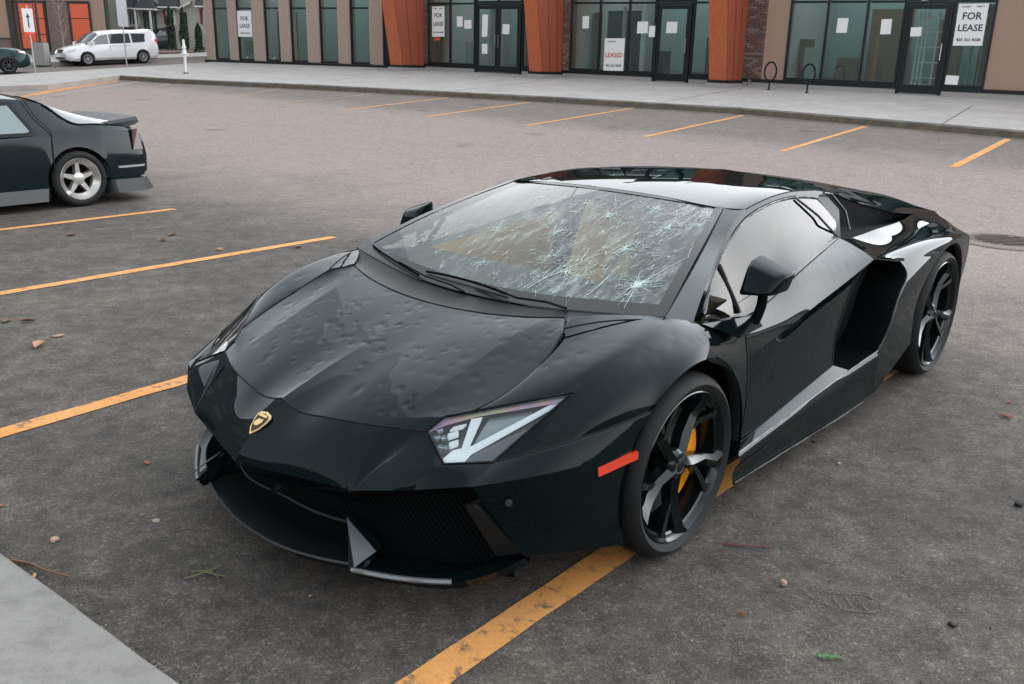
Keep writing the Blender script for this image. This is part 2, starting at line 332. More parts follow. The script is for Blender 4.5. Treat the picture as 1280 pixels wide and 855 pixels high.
def near_slab(a0, a1):
    k = 24; V = []; A = np.linspace(a0, a1, k)
    rr_ = random.Random(int(a0 * 7)); 
    for a in A:
        p = E0 + ed * a; j = rr_.uniform(-.003, .003); q = p + en * (.012 + j); e_ = p + en * j; w = p + en * 3.2
        V += [(e_[0], e_[1], -.02), (e_[0], e_[1], dz - .012), (q[0], q[1], dz), (w[0], w[1], dz + .02)]
    fs_ = [(4 * i + b, 4 * i + 4 + b, 4 * i + 5 + b, 4 * i + 1 + b) for i in range(k - 1) for b in range(3)] + [(0, 1, 2, 3), (4 * k - 1, 4 * k - 2, 4 * k - 3, 4 * k - 4)]
    o = MB().add(V, fs_).build("kerb_slab", conc2); return tag(o, kind="structure")
near_slab(-4.0, .085); near_slab(.092, 3.4)

# painted lines
lm_ = mat("line_paint", (.5, .2, .05), rough=.8); t_, n_, l_, b_ = nt(lm_); wp = worldpos(n_)
a = noise(n_, l_, wp, 14, 8, .8); c = noise(n_, l_, wp, 120, 3, .7); e2 = noise(n_, l_, wp, 1.6, 4, .6)
r0 = ramp(n_, l_, e2.outputs["Fac"], [(.35, (.56, .235, .050)), (.65, (.60, .29, .095))]); wr = ramp(n_, l_, a.outputs["Fac"], [(.38, (1,) * 3), (.47, (0,) * 3)])
r1 = mixc(n_, l_, wr.outputs[0], r0.outputs[0], (.15, .10, .06)); r2 = mixc(n_, l_, .6, r1.outputs[0], ramp(n_, l_, c.outputs["Fac"], [(.3, (.7,) * 3), (.7, (1.2,) * 3)]).outputs[0], 'MULTIPLY'); l_.new(r2.outputs[0], b_.inputs["Base Color"]); bump(n_, l_, b_, c.outputs["Fac"], .4, .003)
lm2 = mat("line_paint_faded", (.30, .20, .13), .85)
def line(x0, y0, x1, y1, w=.10, m=lm_, n=36, dz=.004):
    p0, p1 = np.array([x0, y0]), np.array([x1, y1]); d = p1 - p0; d /= np.linalg.norm(d); nn_ = np.array([-d[1], d[0]]); V = []; rr_ = random.Random(int(x0 * 100))
    for i in range(n):
        c = p0 + (p1 - p0) * i / (n - 1)
        for s in (1, -1): q = c + nn_ * s * (w / 2 + rr_.uniform(-.004, .004)); V.append((q[0], q[1], gz(q[0], q[1]) + dz))
    return tag(meshobj("parking_line", V, [(2 * i, 2 * i + 1, 2 * i + 3, 2 * i + 2) for i in range(n - 1)], m), kind="structure")
line(-.92, 1.26, 2.55, 5.32, .112)
line(-3.15, 2.58, -.35, 6.30, .112); line(-4.75, 4.80, -1.76, 8.56, .108); line(-6.6, 6.55, -3.84, 10.02, .105)
for (s0, t0, s1, t1, w, m) in [(2.70, .06, 2.70, 4.75, .13, lm_), (0, 0, .01, 4.86, .11, lm_), (-2.77, .12, -2.81, 4.95, .11, lm_), (-5.58, .09, -5.56, 4.59, .11, lm_), (-8.32, -.04, -8.44, 4.25, .11, lm_), (-10.85, -.28, -10.95, 4.02, .11, lm_),
    (-13.2, -.5, -13.5, 3.6, .10, lm2), (-15.4, -.89, -17.1, 3.1, .10, lm2), (-18.7, -1.9, -21.6, 2.0, .10, lm2), (5.5, .05, 5.5, 4.7, .12, lm_), (8.3, .05, 8.3, 4.7, .12, lm_)]:
    x0, y0 = st(s0, t0); x1, y1 = st(s1, t1); line(x0, y0, x1, y1, w, m)
line(*st(-9.2, 4.05), *st(-2.9, 4.5), .09, lm2)
# hatched no-parking corner at the far left
for i in range(11):
    q = (i + .5) / 11; b2 = (-22.0 - 2.0 * q, -2.1 + 3.5 * q); L_ = 1.9 * (1 - q) + .35; a_ = (b2[0] + L_, b2[1] - .97 * L_)
    line(*st(*a_), *st(*b2), .085, lm_, 8)
line(*st(-20.3, -2.6), *st(-23.4, 2.0), .12, mat("line_paint_pale", (.30, .26, .22), .85))

# manhole with concrete ring
mh = empty("manhole_cover", (5.04, 9.05, gz(5.04, 9.05)))
tag(mh, "round rusty manhole cover in a pale ring on the asphalt beyond the rear wheel", "manhole cover")
iron = mat("rusty_iron", (.075, .052, .045), .8); t_, n_, l_, b_ = nt(iron); a = noise(n_, l_, objcoord(n_), 22, 5); bump(n_, l_, b_, a.outputs["Fac"], .6, .01)
mb = MB(); mb.lathe([(-.02, .36), (.012, .36), (.014, .33), (.008, .32), (.010, .001)], 40, 'z'); mb.build("cover_plate", iron, mh)
mb = MB()
for i in range(-3, 4):
    w = math.sqrt(max(0, .28 ** 2 - (i * .08) ** 2)); mb.box((-w, i * .08 - .014, .009), (w, i * .08 + .014, .018))
mb.build("cover_rib", iron, mh)
mb = MB(); mb.lathe([(-.02, .365), (.011, .365), (.011, .46), (.004, .50), (-.02, .52)], 40, 'z'); mb.build("collar", mat("patched_ring", (.17, .14, .12), .9), mh)
# =================================================================== black sports car
def lacquer(name, base, f0=.010, power=2.7, top=.32, rough=(.01, .045), tint=(.94, .98, 1.0)):
    """dark glossy lacquer: black diffuse under a clear coat"""
    m = bpy.data.materials.new(name); m.use_nodes = True; n = m.node_tree.nodes; l = m.node_tree.links; n.clear()
    out = n.new("ShaderNodeOutputMaterial"); df = n.new("ShaderNodeBsdfDiffuse"); df.inputs[0].default_value = (*base, 1)
    g = n.new("ShaderNodeBsdfGlossy"); g.inputs[0].default_value = (*tint, 1)
    nz = noise(n, l, objcoord(n), 3.0, 5, .6); r_ = ramp(n, l, nz.outputs["Fac"], [(.35, (rough[0],) * 3), (.75, (rough[1],) * 3)]); l.new(r_.outputs[0], g.inputs["Roughness"])
    ge = n.new("ShaderNodeNewGeometry"); dp = n.new("ShaderNodeVectorMath"); dp.operation = 'DOT_PRODUCT'; l.new(ge.outputs["Normal"], dp.inputs[0]); l.new(ge.outputs["Incoming"], dp.inputs[1])
    fa = math_(n, l, 'ABSOLUTE', dp.outputs["Value"]); fb = math_(n, l, 'SUBTRACT', 1.0, fa.outputs[0]); fc = math_(n, l, 'POWER', fb.outputs[0], power); fd = math_(n, l, 'MULTIPLY', fc.outputs[0], top); fe = math_(n, l, 'ADD', fd.outputs[0], f0, True)
    ms = n.new("ShaderNodeMixShader"); l.new(fe.outputs[0], ms.inputs[0]); l.new(df.outputs[0], ms.inputs[1]); l.new(g.outputs[0], ms.inputs[2]); l.new(ms.outputs[0], out.inputs[0]); MATS[name] = m; return m
paint = lacquer("black_paint", (0.0016, 0.0056, 0.0065))
pn_, pl_ = paint.node_tree.nodes, paint.node_tree.links   # dust and dried water spots in the lacquer
pd_ = [n for n in pn_ if n.type == 'BSDF_DIFFUSE'][0]; po_ = objcoord(pn_); d1_ = noise(pn_, pl_, po_, 190, 3, .7); d2_ = noise(pn_, pl_, po_, 4, 5, .7)
dm_ = math_(pn_, pl_, 'MULTIPLY', ramp(pn_, pl_, d1_.outputs["Fac"], [(.56, (0,) * 3), (.70, (1,) * 3)]).outputs[0], ramp(pn_, pl_, d2_.outputs["Fac"], [(.40, (.05,) * 3), (.65, (1,) * 3)]).outputs[0])
pl_.new(mixc(pn_, pl_, dm_.outputs[0], (.0017, .0048, .0054), (.016, .017, .017)).outputs[0], pd_.inputs[0])
gloss_black = lacquer("gloss_black", (0.002, .004, .0045), .01, 3.2, .30, (.05, .09))
gap_m = mat("panel_gap", (0.0015, .003, .0035), rough=.9)
satin_black = mat("satin_black", (0.006, .008, .009), rough=.45, spec=.22)
inner_black = mat("inner_black", (0.002, .003, .0035), rough=.8, spec=.06)
rubber = mat("tyre_rubber", (0.009, .010, .0105), rough=.7, spec=.3)
t_, n_, l_, b_ = nt(rubber); nz = noise(n_, l_, objcoord(n_), 30, 4); bump(n_, l_, b_, nz.outputs["Fac"], .15, .003)
edge_m = mat("edge_trim", (0.03, .033, .035), rough=.35, coat=.15, spec=.3)
grille_m = mat("honeycomb_grille", (0.007, .008, .009), rough=.5, spec=.25)
yellow_m = mat("caliper_yellow", (0.75, .27, .012), rough=.35, coat=.5)
disc_m = mat("brake_disc_steel", (0.09, .09, .09), rough=.4, metal=.9)
marker_m = mat("marker_red", (0.50, .035, .012), rough=.3, coat=.4)
tan_m = mat("tan_leather", (0.62, .34, .08), rough=.6)
dark_int = mat("dark_cabin", (0.012, .016, .016), rough=.7)
gold_m = mat("badge_gold", (0.75, .52, .24), rough=.35, metal=.6)
silver_m = mat("lamp_silver", (0.62, .64, .66), rough=.3)
lampdark_m = mat("lamp_dark", (0.06, .07, .075), rough=.25, coat=.5)

def glassmat(name, tint, opac, gl=1.0, rough=0.0, body=(.02, .03, .03)):
    m = bpy.data.materials.new(name); m.use_nodes = True; n = m.node_tree.nodes; l = m.node_tree.links; n.clear()
    out = n.new("ShaderNodeOutputMaterial"); tr = n.new("ShaderNodeBsdfTransparent"); tr.inputs[0].default_value = (*tint, 1)
    df = n.new("ShaderNodeBsdfDiffuse"); df.inputs[0].default_value = (*body, 1)
    g = n.new("ShaderNodeBsdfGlossy"); g.inputs["Roughness"].default_value = rough
    ge = n.new("ShaderNodeNewGeometry"); dp = n.new("ShaderNodeVectorMath"); dp.operation = 'DOT_PRODUCT'; l.new(ge.outputs["Normal"], dp.inputs[0]); l.new(ge.outputs["Incoming"], dp.inputs[1])
    fa = math_(n, l, 'ABSOLUTE', dp.outputs["Value"]); fb = math_(n, l, 'SUBTRACT', 1.0, fa.outputs[0]); fc = math_(n, l, 'POWER', fb.outputs[0], 4.2); fd = math_(n, l, 'MULTIPLY', fc.outputs[0], .95); fr = math_(n, l, 'ADD', fd.outputs[0], .05)
    m1 = n.new("ShaderNodeMixShader"); m1.inputs[0].default_value = opac; l.new(tr.outputs[0], m1.inputs[1]); l.new(df.outputs[0], m1.inputs[2])
    k = n.new("ShaderNodeMath"); k.operation = 'MULTIPLY'; k.inputs[1].default_value = gl; k.use_clamp = True; l.new(fr.outputs[0], k.inputs[0])
    m2 = n.new("ShaderNodeMixShader"); l.new(k.outputs[0], m2.inputs[0]); l.new(m1.outputs[0], m2.inputs[1]); l.new(g.outputs[0], m2.inputs[2]); l.new(m2.outputs[0], out.inputs[0])
    MATS[name] = m; return m, n, l, m1, df
wglass, gn, gl_, gm1, gdf = glassmat("windscreen_glass", (.74, .84, .81), .12, .85, .0)
# crushed, frosty streaks of shattered laminate running diagonally over the pane
oc = objcoord(gn); mp_ = mapping(gn, gl_, oc, (1.6, 6, 1.6), (0, 0, R(33)))
s1 = noise(gn, gl_, mp_.outputs[0], 4.5, 9, .78, .5); s2 = noise(gn, gl_, oc, 3.2, 5, .6, .6); s3 = noise(gn, gl_, oc, 70, 4, .8)
q1 = ramp(gn, gl_, s1.outputs["Fac"], [(.46, (0,) * 3), (.66, (1,) * 3)]); q2 = ramp(gn, gl_, s2.outputs["Fac"], [(.38, (.12,) * 3), (.62, (1,) * 3)]); q3 = ramp(gn, gl_, s3.outputs["Fac"], [(.35, (.35,) * 3), (.65, (1,) * 3)])
mm = math_(gn, gl_, 'MULTIPLY', q1.outputs[0], q2.outputs[0]); mm = math_(gn, gl_, 'MULTIPLY', mm.outputs[0], q3.outputs[0]); sxx = gn.new("ShaderNodeSeparateXYZ"); gl_.new(oc, sxx.inputs[0]); mrr = gn.new("ShaderNodeMapRange"); mrr.inputs["From Min"].default_value = -.55; mrr.inputs["From Max"].default_value = .15; mrr.inputs["To Min"].default_value = .22; mrr.inputs["To Max"].default_value = .95; gl_.new(sxx.outputs[1], mrr.inputs["Value"])
mm = math_(gn, gl_, 'MULTIPLY', mm.outputs[0], mrr.outputs[0]); mm = math_(gn, gl_, 'ADD', mm.outputs[0], .035, True)
gl_.new(mm.outputs[0], gm1.inputs[0]); gdf.inputs[0].default_value = (.42, .50, .47, 1)
sglass, *_ = glassmat("side_glass", (.17, .21, .20), .06, .80, .0)
cglass, *_ = glassmat("clear_side_glass", (.88, .93, .92), .02, .6, .0)
lglass, *_ = glassmat("lamp_glass", (.86, .9, .9), .02, 1.0, .0)
crack_m = mat("crack_white", (.55, .66, .62), rough=.5)

CARLOC = (-0.1317505, 3.4395432, 0.0); CARYAW = 0.8576163 + math.pi
car = empty("sports_car", CARLOC, CARYAW)
tag(car, "low black wedge-shaped sports car with hail-dented bonnet and shattered windscreen, parked over an orange line", "car")

def X(a, side=1):
    a = np.array(a, float).reshape(-1, 3); return np.stack([-a[:, 0], a[:, 1] * side, a[:, 2]], 1)
# --- hail dents: (u, v, radius, depth)
DENTS = []
def hail(n, u0, u1, v0, v1, r=(.010, .020), d=(.0006, .0016)):
    for _ in range(n): DENTS.append((random.uniform(u0, u1), random.uniform(v0, v1), random.uniform(*r), random.uniform(*d)))
hail(150, -.84, -.2, -.62, .62); hail(60, -.6, -.2, -.55, .6, (.008, .013), (.0006, .0012)); hail(55, -.45, .15, .62, .95); hail(35, -.45, .15, -.95, -.62); hail(30, .8, 1.9, -.5, .5); hail(10, .6, 1.7, .84, .93)
def dent(v, sg=1):
    for (du, dv, r, d) in DENTS:
        q = ((v[:, 0] - du) ** 2 + (v[:, 1] * sg - dv) ** 2) / (r * r); k = q < 9
        if k.any(): v[k, 2] -= d * np.exp(-q[k]); v[k, 2] += .12 * d * np.exp(-q[k] / 3.0)
    return v
def panel(name, grids, m=paint, parent=car, sharp=22, sides=(1, -1), relaxit=0, fixfn=None, dents=False, label=None, thick=0):
    v, f = weld(grids)
    if relaxit:
        cnt = {}
        for q in f:
            for a in range(len(q)): e = tuple(sorted((q[a], q[(a + 1) % len(q)]))); cnt[e] = cnt.get(e, 0) + 1
        fx = np.zeros(len(v), bool)
        for (a, b), c in cnt.items():
            if c == 1: fx[a] = fx[b] = True
        if fixfn is not None: fx |= np.array([fixfn(p) for p in v])
        v = relax(v, f, relaxit, fx)
    out = []
    for s in sides:
        vv = v.copy()
        if dents: vv = dent(vv, s)
        o = meshobj(name, X(vv, s), f, m, parent)
        bm = bmesh.new(); bm.from_mesh(o.data); bmesh.ops.recalc_face_normals(bm, faces=bm.faces); bm.to_mesh(o.data); bm.free()
        o.data.polygons.foreach_set("use_smooth", [True] * len(o.data.polygons)); o.data.set_sharp_from_angle(angle=R(sharp))
        out.append(o)
    return out
def sym(grids):   # a centre panel: add the mirrored grids
    return list(grids) + [G * np.array([1, -1, 1]) for G in grids]

# --------------------------------------------------------- key points (u rearward from front axle, v to car's left, z up)
Ap = (-1.132, 0, .419); F1 = (-1.018, .44, .428); O = (-.85, .77, .495); D = (-.75, .76, .534)
A_ = (-.816, .55, .59); B_ = (-.756, .566, .624); C_ = (-.47, .83, .694); E_ = (-.858, .666, .534)
P_ = tuple(np.array(B_) + .2 * (np.array(C_) - np.array(B_))); X1 = (-.875, .42, .586); N0 = (-.945, 0, .583)
S_ = (-.25, .985, .62); DK = (-.256, .624, .806); W_ = (.05, .82, .827); Q_ = (.18, .86, .795); AT = (.035, 1.0, .722)
DT = (.515, .887, .735); DC = (.50, .925, .601); DB = (.50, .925, .245); LO = (-.70, .85, .235)
CRr = (1.70, .94, .81); SX = (2.0, .96, .757); T1 = (.853, .582, 1.094)
def arcf(a0, a1, n, r=.388, cu=0.0, cz=.335, v=1.0, vend=.975):
    t = np.radians(np.linspace(a0, a1, n)); k = np.abs(np.sin(t - math.pi / 2)); return np.stack([cu + r * np.cos(t), v - (v - vend) * k ** 2, cz + r * np.sin(t)], 1)
frontseam = [N0, (-.945, .1, .564), (-.93, .22, .574), X1, A_]
fs = cr(frontseam[:4], 60); fs = np.vstack([fs, ln([X1, A_], 21)[1:]])               # 80 points
h2pts = [A_, B_, P_, (-.5, .668, .716), DK, (-.17, .575, .823)]
h2 = np.vstack([ln([A_, B_, P_], 16)[:-1], cr([P_, (-.48, .660, .705), DK], 100)])     # 115
hr_ = cr([(-.275, 0, .783), (-.262, .2, .787), (-.225, .4, .80), (-.175, .565, .82)], 66); hr_ = np.vstack([hr_, ln([(-.175, .565, .82), DK], 15)[1:]])   # 80
h0 = cr([N0, (-.8, 0, .632), (-.6, 0, .69), (-.42, 0, .742), (-.275, 0, .783)], 115)
h1 = cr([X1, (-.7, .455, .645), (-.5, .478, .71), (-.33, .49, .765), (-.213, .495, .81)], 115)
i1 = 59
gA = coons(fs[:i1 + 1], hr_[:i1 + 1], h0, h1); gB = coons(fs[i1:], hr_[i1:], h1, h2)
# hr_ index 59 must meet h1's end
h1e = hr_[i1]; h1 = cr([X1, (-.7, .450, .656), (-.5, .466, .722), (-.33, .478, .777), tuple(h1e)], 115)
gA = coons(fs[:i1 + 1], hr_[:i1 + 1], h0, h1); gB = coons(fs[i1:], hr_[i1:], h1, h2)
s_ = np.linspace(0, 1, i1 + 1)[None, :]; q_ = np.linspace(0, 1, 115)[:, None]
gA[:, :, 2] += .004 * np.sin(math.pi * s_) * np.sin(math.pi * np.clip(q_ * 1.05, 0, 1)) ** .8
gB[:, :, 2] += -.002 * np.sin(math.pi * np.linspace(0, 1, gB.shape[1]))[None, :] * np.sin(math.pi * q_)
def dense(G, m, n):
    G2 = np.zeros((m, G.shape[1], 3)); a = np.linspace(0, 1, G.shape[0]); b = np.linspace(0, 1, m)
    for j in range(G.shape[1]):
        for k in range(3): G2[:, j, k] = np.interp(b, a, G[:, j, k])
    return G2
def up2(G, a, b): G = dense(G, a, 0); return np.transpose(dense(np.transpose(G, (1, 0, 2)), b, 0), (1, 0, 2))
gA = up2(gA, 200, 110); gB = up2(gB, 200, 38)
hood = panel("hood", sym([gA, gB]), sides=(1,), dents=True, sharp=16)[0]
h1d = gA[:, -1]; me_ = hood.data; co_ = np.array([v_.co[:] for v_ in me_.vertices]); on = np.zeros(len(co_), bool)
for q_p in h1d: on |= (np.abs(co_[:, 0] + q_p[0]) < 2e-4) & (np.abs(np.abs(co_[:, 1]) - q_p[1]) < 2e-4)
sa_ = me_.attributes.get('sharp_edge') or me_.attributes.new('sharp_edge', 'BOOLEAN', 'EDGE')
for e_ in me_.edges:
    if on[e_.vertices[0]] and on[e_.vertices[1]]: sa_.data[e_.index].value = True

# nose / front bumper: central facet, brow facets under the lamps, side of the bumper
nl = cr([Ap, (-1.071, 0, .494), (-1.0, 0, .546), N0], 24)
cf = cr([F1, (-.965, .432, .50), X1], 24)
g1_ = coons(ln([Ap, F1], 60), fs[:60], nl, cf)
edge_ = ln([F1, (-.955, .60, .462), O], 40)
rid = cr([F1, (-.925, .50, .513), A_], 24)      # second crease, from the chin corner up to the lamp
g2a = coons(np.repeat(np.array([F1]), 14, 0), ln([X1, A_], 14), cf, rid); g2a[:, :, 2] += -.016 * np.sin(math.pi * np.linspace(0, 1, 14))[None, :] * np.linspace(.15, 1, 24)[:, None] ** .5 * np.sin(math.pi * np.clip(np.linspace(0, 1, 24) * .97 + .03, 0, 1))[:, None]
g2b = coons(edge_, ln([A_, E_, D], 40), rid, ln([O, D], 24)); g2b[:, :, 2] += .012 * np.sin(math.pi * np.linspace(0, 1, 40))[None, :] * np.sin(math.pi * np.linspace(0, 1, 24))[:, None]
seamc = cr([D, (-.613, .868, .573), (-.44, .933, .594), S_], 40)
archA = arcf(132, 203, 30); archA[0] = S_
Afb = archA[-1]
fr_ = ln([D, O, (-.775, .81, .36), LO], 30)
g3_ = coons(ln([LO, Afb], 40), seamc, fr_[::-1], archA[::-1])
g3_[:, :, 1] += .022 * np.sin(math.pi * np.linspace(0, 1, 40))[None, :] * np.sin(math.pi * np.linspace(0, 1, 30))[:, None]
# undercut below the nose edge
def under(G, du, dz, steps=4, dv=0):
    return np.array([G + np.array([du * t, dv * t, dz * t]) for t in np.linspace(0, 1, steps)])
uc1 = under(ln([Ap, F1], 40), .075, -.075); uc2 = under(edge_, .05, -.03)
bumper = panel("front_bumper", sym([g1_, g2a, g2b, g3_, uc1, uc2]), sides=(1,), sharp=9)[0]

# front wings
g0 = cr([P_, (-.48, .660, .705), DK], 60)
gc = cr([C_, (-.30, .862, .752), (-.08, .885, .786), (.06, .88, .796), Q_], 60)
endA = np.vstack([ln([DK, (-.17, .575, .823)], 8)[:-1], cr([(-.17, .575, .823), (-.04, .70, .83), W_], 22)[:-1], ln([W_, Q_], 8)])
FA = coons(ln([P_, C_], 36), endA, g0, gc)
FA[:, :, 2] += .008 * np.sin(math.pi * np.linspace(0, 1, 36))[None, :] * np.sin(math.pi * np.linspace(0, 1, 60))[:, None]
archB = arcf(132, 85, 24); archB[0] = S_
gm = cr([tuple((np.array(C_) + np.array(D)) / 2), (-.43, .905, .664), (-.2, .952, .722), (0, .965, .757), (.14, .936, .775)], 60)
low = np.vstack([seamc, archB[1:]]); low = low[np.round(np.linspace(0, len(low) - 1, 60)).astype(int)]
FB = loft([gc, gm, low], 26)
rearc = FB[:, -1]; ATr = rearc[-1]
archC = arcf(85, -4, 40); archC[0] = ATr
Ab = archC[-1]
# wing side between the arch and the door
lft = np.vstack([rearc, archC[1:]]); lft = lft[np.round(np.linspace(0, len(lft) - 1, 50)).astype(int)]
rgt = np.vstack([cr([DT, DC, DB], 44)[:-1], ln([DB, (.44, .955, .235)], 7)])
FC = coons(ln([Q_, DT], 24), ln([Ab, (.44, .955, .235)], 24), lft, rgt)
front_wings = panel("front_wing", [FA, FB], relaxit=14, dents=True, sharp=30, fixfn=lambda p: False)
panel("wing_rear_panel", [FC], sharp=30)
# arch lips and wheel housings
def lip(arc, cu, cz):
    c = np.array([cu, 0, cz]); a = np.array([(arc - c) * np.array([1, 1, 1]) + c, (arc - c) * np.array([.985, 1, .985]) + c + [0, -.008, 0], (arc - c) * np.array([.975, 1, .975]) + c + [0, -.035, 0]]); return a
arcF = arcf(-4, 203, 60, v=1.002)
panel("wheel_arch", [lip(arcF, 0, .335)], m=satin_black, sharp=40)
REAR_R = .40
arcR = arcf(-5, 188, 60, r=REAR_R, cu=2.7, cz=.36, v=1.012, vend=.985)
panel("wheel_arch", [lip(arcR, 2.7, .36)], m=satin_black, sharp=40)
for s in (1, -1):
    for cu, cz, r in ((0, .335, .392), (2.7, .36, .402)):
        a = np.radians(np.linspace(-12, 192, 40)); g = np.array([[(cu + r * math.cos(t), v, cz + r * math.sin(t)) for t in a] for v in (.985, .62)])
        cap = coons(g[1][:20], g[1][-1:-21:-1], ln([g[1][0], g[1][-1]], 6), ln([g[1][19], g[1][20]], 6))
        v, f = weld([g, cap]); meshobj("wheel_housing", X(v, s), f, inner_black, car, 60)

# headlamps: glass, housing bowl, light guides, lenses
def offs(p, k): p = np.array(p, float); return p + np.array([.55, -.25, -.80]) * k
lb = ln([E_, D], 16); lt_ = ln([B_, C_], 16); ll = ln([E_, A_, B_], 14); lr = ln([D, C_], 14)
LG = coons(lb, lt_, ll, lr)
LG[:, :, 2] += .006 * np.sin(math.pi * np.linspace(0, 1, 16))[None, :] * np.sin(math.pi * np.linspace(0, 1, 14))[:, None]
lamps = panel("headlamp", [LG], m=lglass, sharp=40)
rim_pts = [E_, D, C_, B_, A_, E_]
def lampP(a, b, k):   # a along the lamp's length, b across it, k depth below the glass
    i, j = b * 13, a * 15; i0, j0 = int(min(i, 12)), int(min(j, 14)); fi, fj = i - i0, j - j0
    p = (LG[i0, j0] * (1 - fi) * (1 - fj) + LG[i0 + 1, j0] * fi * (1 - fj) + LG[i0, j0 + 1] * (1 - fi) * fj + LG[i0 + 1, j0 + 1] * fi * fj)
    return offs(p, k)
irid = mat("painted_rainbow", (.5, .5, .5), rough=.2, coat=.5)  # rainbow sheen of the lamp glass, put into the colour of a strip
t2, n2, l2, b2 = nt(irid); wv = noise(n2, l2, objcoord(n2), 7, 1); rr = ramp(n2, l2, wv.outputs["Fac"], [(.3, (.12, .28, .34)), (.42, (.32, .16, .26)), (.5, (.38, .27, .16)), (.58, (.28, .38, .26)), (.7, (.14, .30, .36))]); l2.new(rr.outputs[0], b2.inputs["Base Color"])
def lpoly(ab, k, th=.006):
    pts = [lampP(a, b, k) for a, b in ab]; return pts
for si, s in enumerate((1, -1)):
    L = lamps[si]
    bowl = LG.copy()
    ring = [np.array(p) for p in ln(rim_pts, 61)]
    g = np.array([[p for p in ring], [offs(p, .045) for p in ring]]); bott = np.array([[offs(p, .045) for p in row] for row in coons(lb, lt_, ll, lr)])
    v, f = weld([g, bott]); meshobj("lamp_housing", X(v, s), f, lampdark_m, L, 30)
    def pl(name, ab, k, m, th=.008):
        mb = MB(); pts = X(lpoly(ab, k), s); mb.prism([tuple(p) for p in pts], (.55 * th, .25 * th * s, -.8 * th)); return mb.build(name, m, L)
    pl("light_guide", [(.02, .05), (.34, .05), (.46, .20), (.97, .93), (.90, .93), (.44, .30), (.20, .26), (.03, .14)], .014, silver_m)
    pl("light_guide", [(.30, .22), (.40, .26), (.36, .84), (.27, .84)], .012, silver_m)
    pl("light_guide", [(.36, .05), (.98, .05), (.98, .60), (.60, .22), (.50, .16)], .016, lampdark_m)
    pl("rainbow_strip", [(.0, .66), (.0, .97), (.99, .97), (.94, .90), (.30, .89), (.07, .78)], .010, irid, .003)
    pl("reflector", [(.42, .36), (.86, .88), (.40, .86)], .030, mat("lamp_grey", (.22, .24, .25), .25, .5))
    for q in range(3): pl("reflector_fin", [(.17, .34 + .16 * q), (.265, .37 + .16 * q), (.26, .45 + .16 * q), (.165, .42 + .16 * q)], .02, silver_m)
    for (a, b) in ((.06, .36), (.11, .34), (.06, .54), (.115, .52), (.06, .70)):
        c = lampP(a, b, .026); mb = MB(); mb.lathe([(-.010, .002), (-.008, .008), (0, .0125), (.006, .0125)], 14, 'z'); o = mb.build("projector_lens", mat("lens_chrome", (.55, .6, .62), .12, .8), L, 60); o.location = tuple(X(c, s)[0])
    mb = MB(); mb.tube(X(ln(rim_pts, 40), s), .0042, 6); mb.build("lamp_seal", gloss_black, L, 60)

# doors
belt = cr([DT, (.80, .868, .772), (1.05, .855, .830), (1.35, .828, .875), (1.60, .80, .905)], 60)
crs = cr([DC, (.83, .922, .642), (1.12, .922, .692), (1.43, .932, .752), CRr], 60)
DU = coons(crs, belt, ln([DC, DT], 20), ln([CRr, (1.60, .80, .905)], 20))
DU[:, :, 1] += .006 * np.sin(math.pi * np.linspace(0, 1, 20))[:, None]
rde = cr([(1.70, .94, .81), (1.588, .908, .724), (1.522, .90, .609), (1.440, .903, .48), (1.41, .918, .347)], 30)
dbt = cr([DB, (.96, .918, .293), (1.41, .918, .347)], 60)
crs2 = crs + np.array([0, -.004, -.003]); crs2[0] = DC; crs2[-1] = CRr
DL = coons(dbt, crs2, cr([DB, (.515, .908, .42), DC], 30), rde[::-1])
DL[:, :, 1] -= .012 * (np.sin(math.pi * np.linspace(0, 1, 60))[None, :] * np.sin(math.pi * np.linspace(0, 1, 30))[:, None])
doors = panel("door", [DU, DL], sharp=16, dents=True)
# sill: upward-facing ledge, sharp edge line, outer face
SLp = [(.44, .955, .235), (1.0, .953, .268), (1.53, .955, .302), (1.79, .985, .345)]
sl = cr(SLp, 50)
ledge = np.array([dbt[np.round(np.linspace(0, 59, 40)).astype(int)] * (1 - t) + cr(SLp[:3], 40) * t for t in np.linspace(0, 1, 6)])
sbot = cr([(.42, .955, .115), (.94, .955, .10), (1.4, .97, .10), (1.86, .985, .115)], 50)
sface = loft([sl, sl + np.array([0, .012, -.035]), (sl + sbot) / 2 + np.array([0, .0, 0]), sbot], 14)
# front end meets the arch
fcap = coons(ln([archC[-1], (.42, .955, .115)], 8), ln([archC[-1], (.44, .955, .235)], 8), ln([archC[-1], archC[-1] + 1e-5], 8), ln([(.42, .955, .115), (.44, .955, .235)], 8))
panel("side_skirt", [ledge, sface], sharp=24)
for s in (1, -1):
    mb = MB(); mb.tube(X(sl + np.array([0, .004, .002]), s), .0032, 6); mb.build("skirt_edge", mat("edge_highlight_grey", (.14, .15, .155), .35, .2, .2), car, 60)  # grey strip paints the highlight along the black sill edge
    mb = MB(); mb.tube(X(sbot[:44] + np.array([0, .006, -.002]), s), .006, 6); mb.build("skirt_blade", satin_black, car, 60)

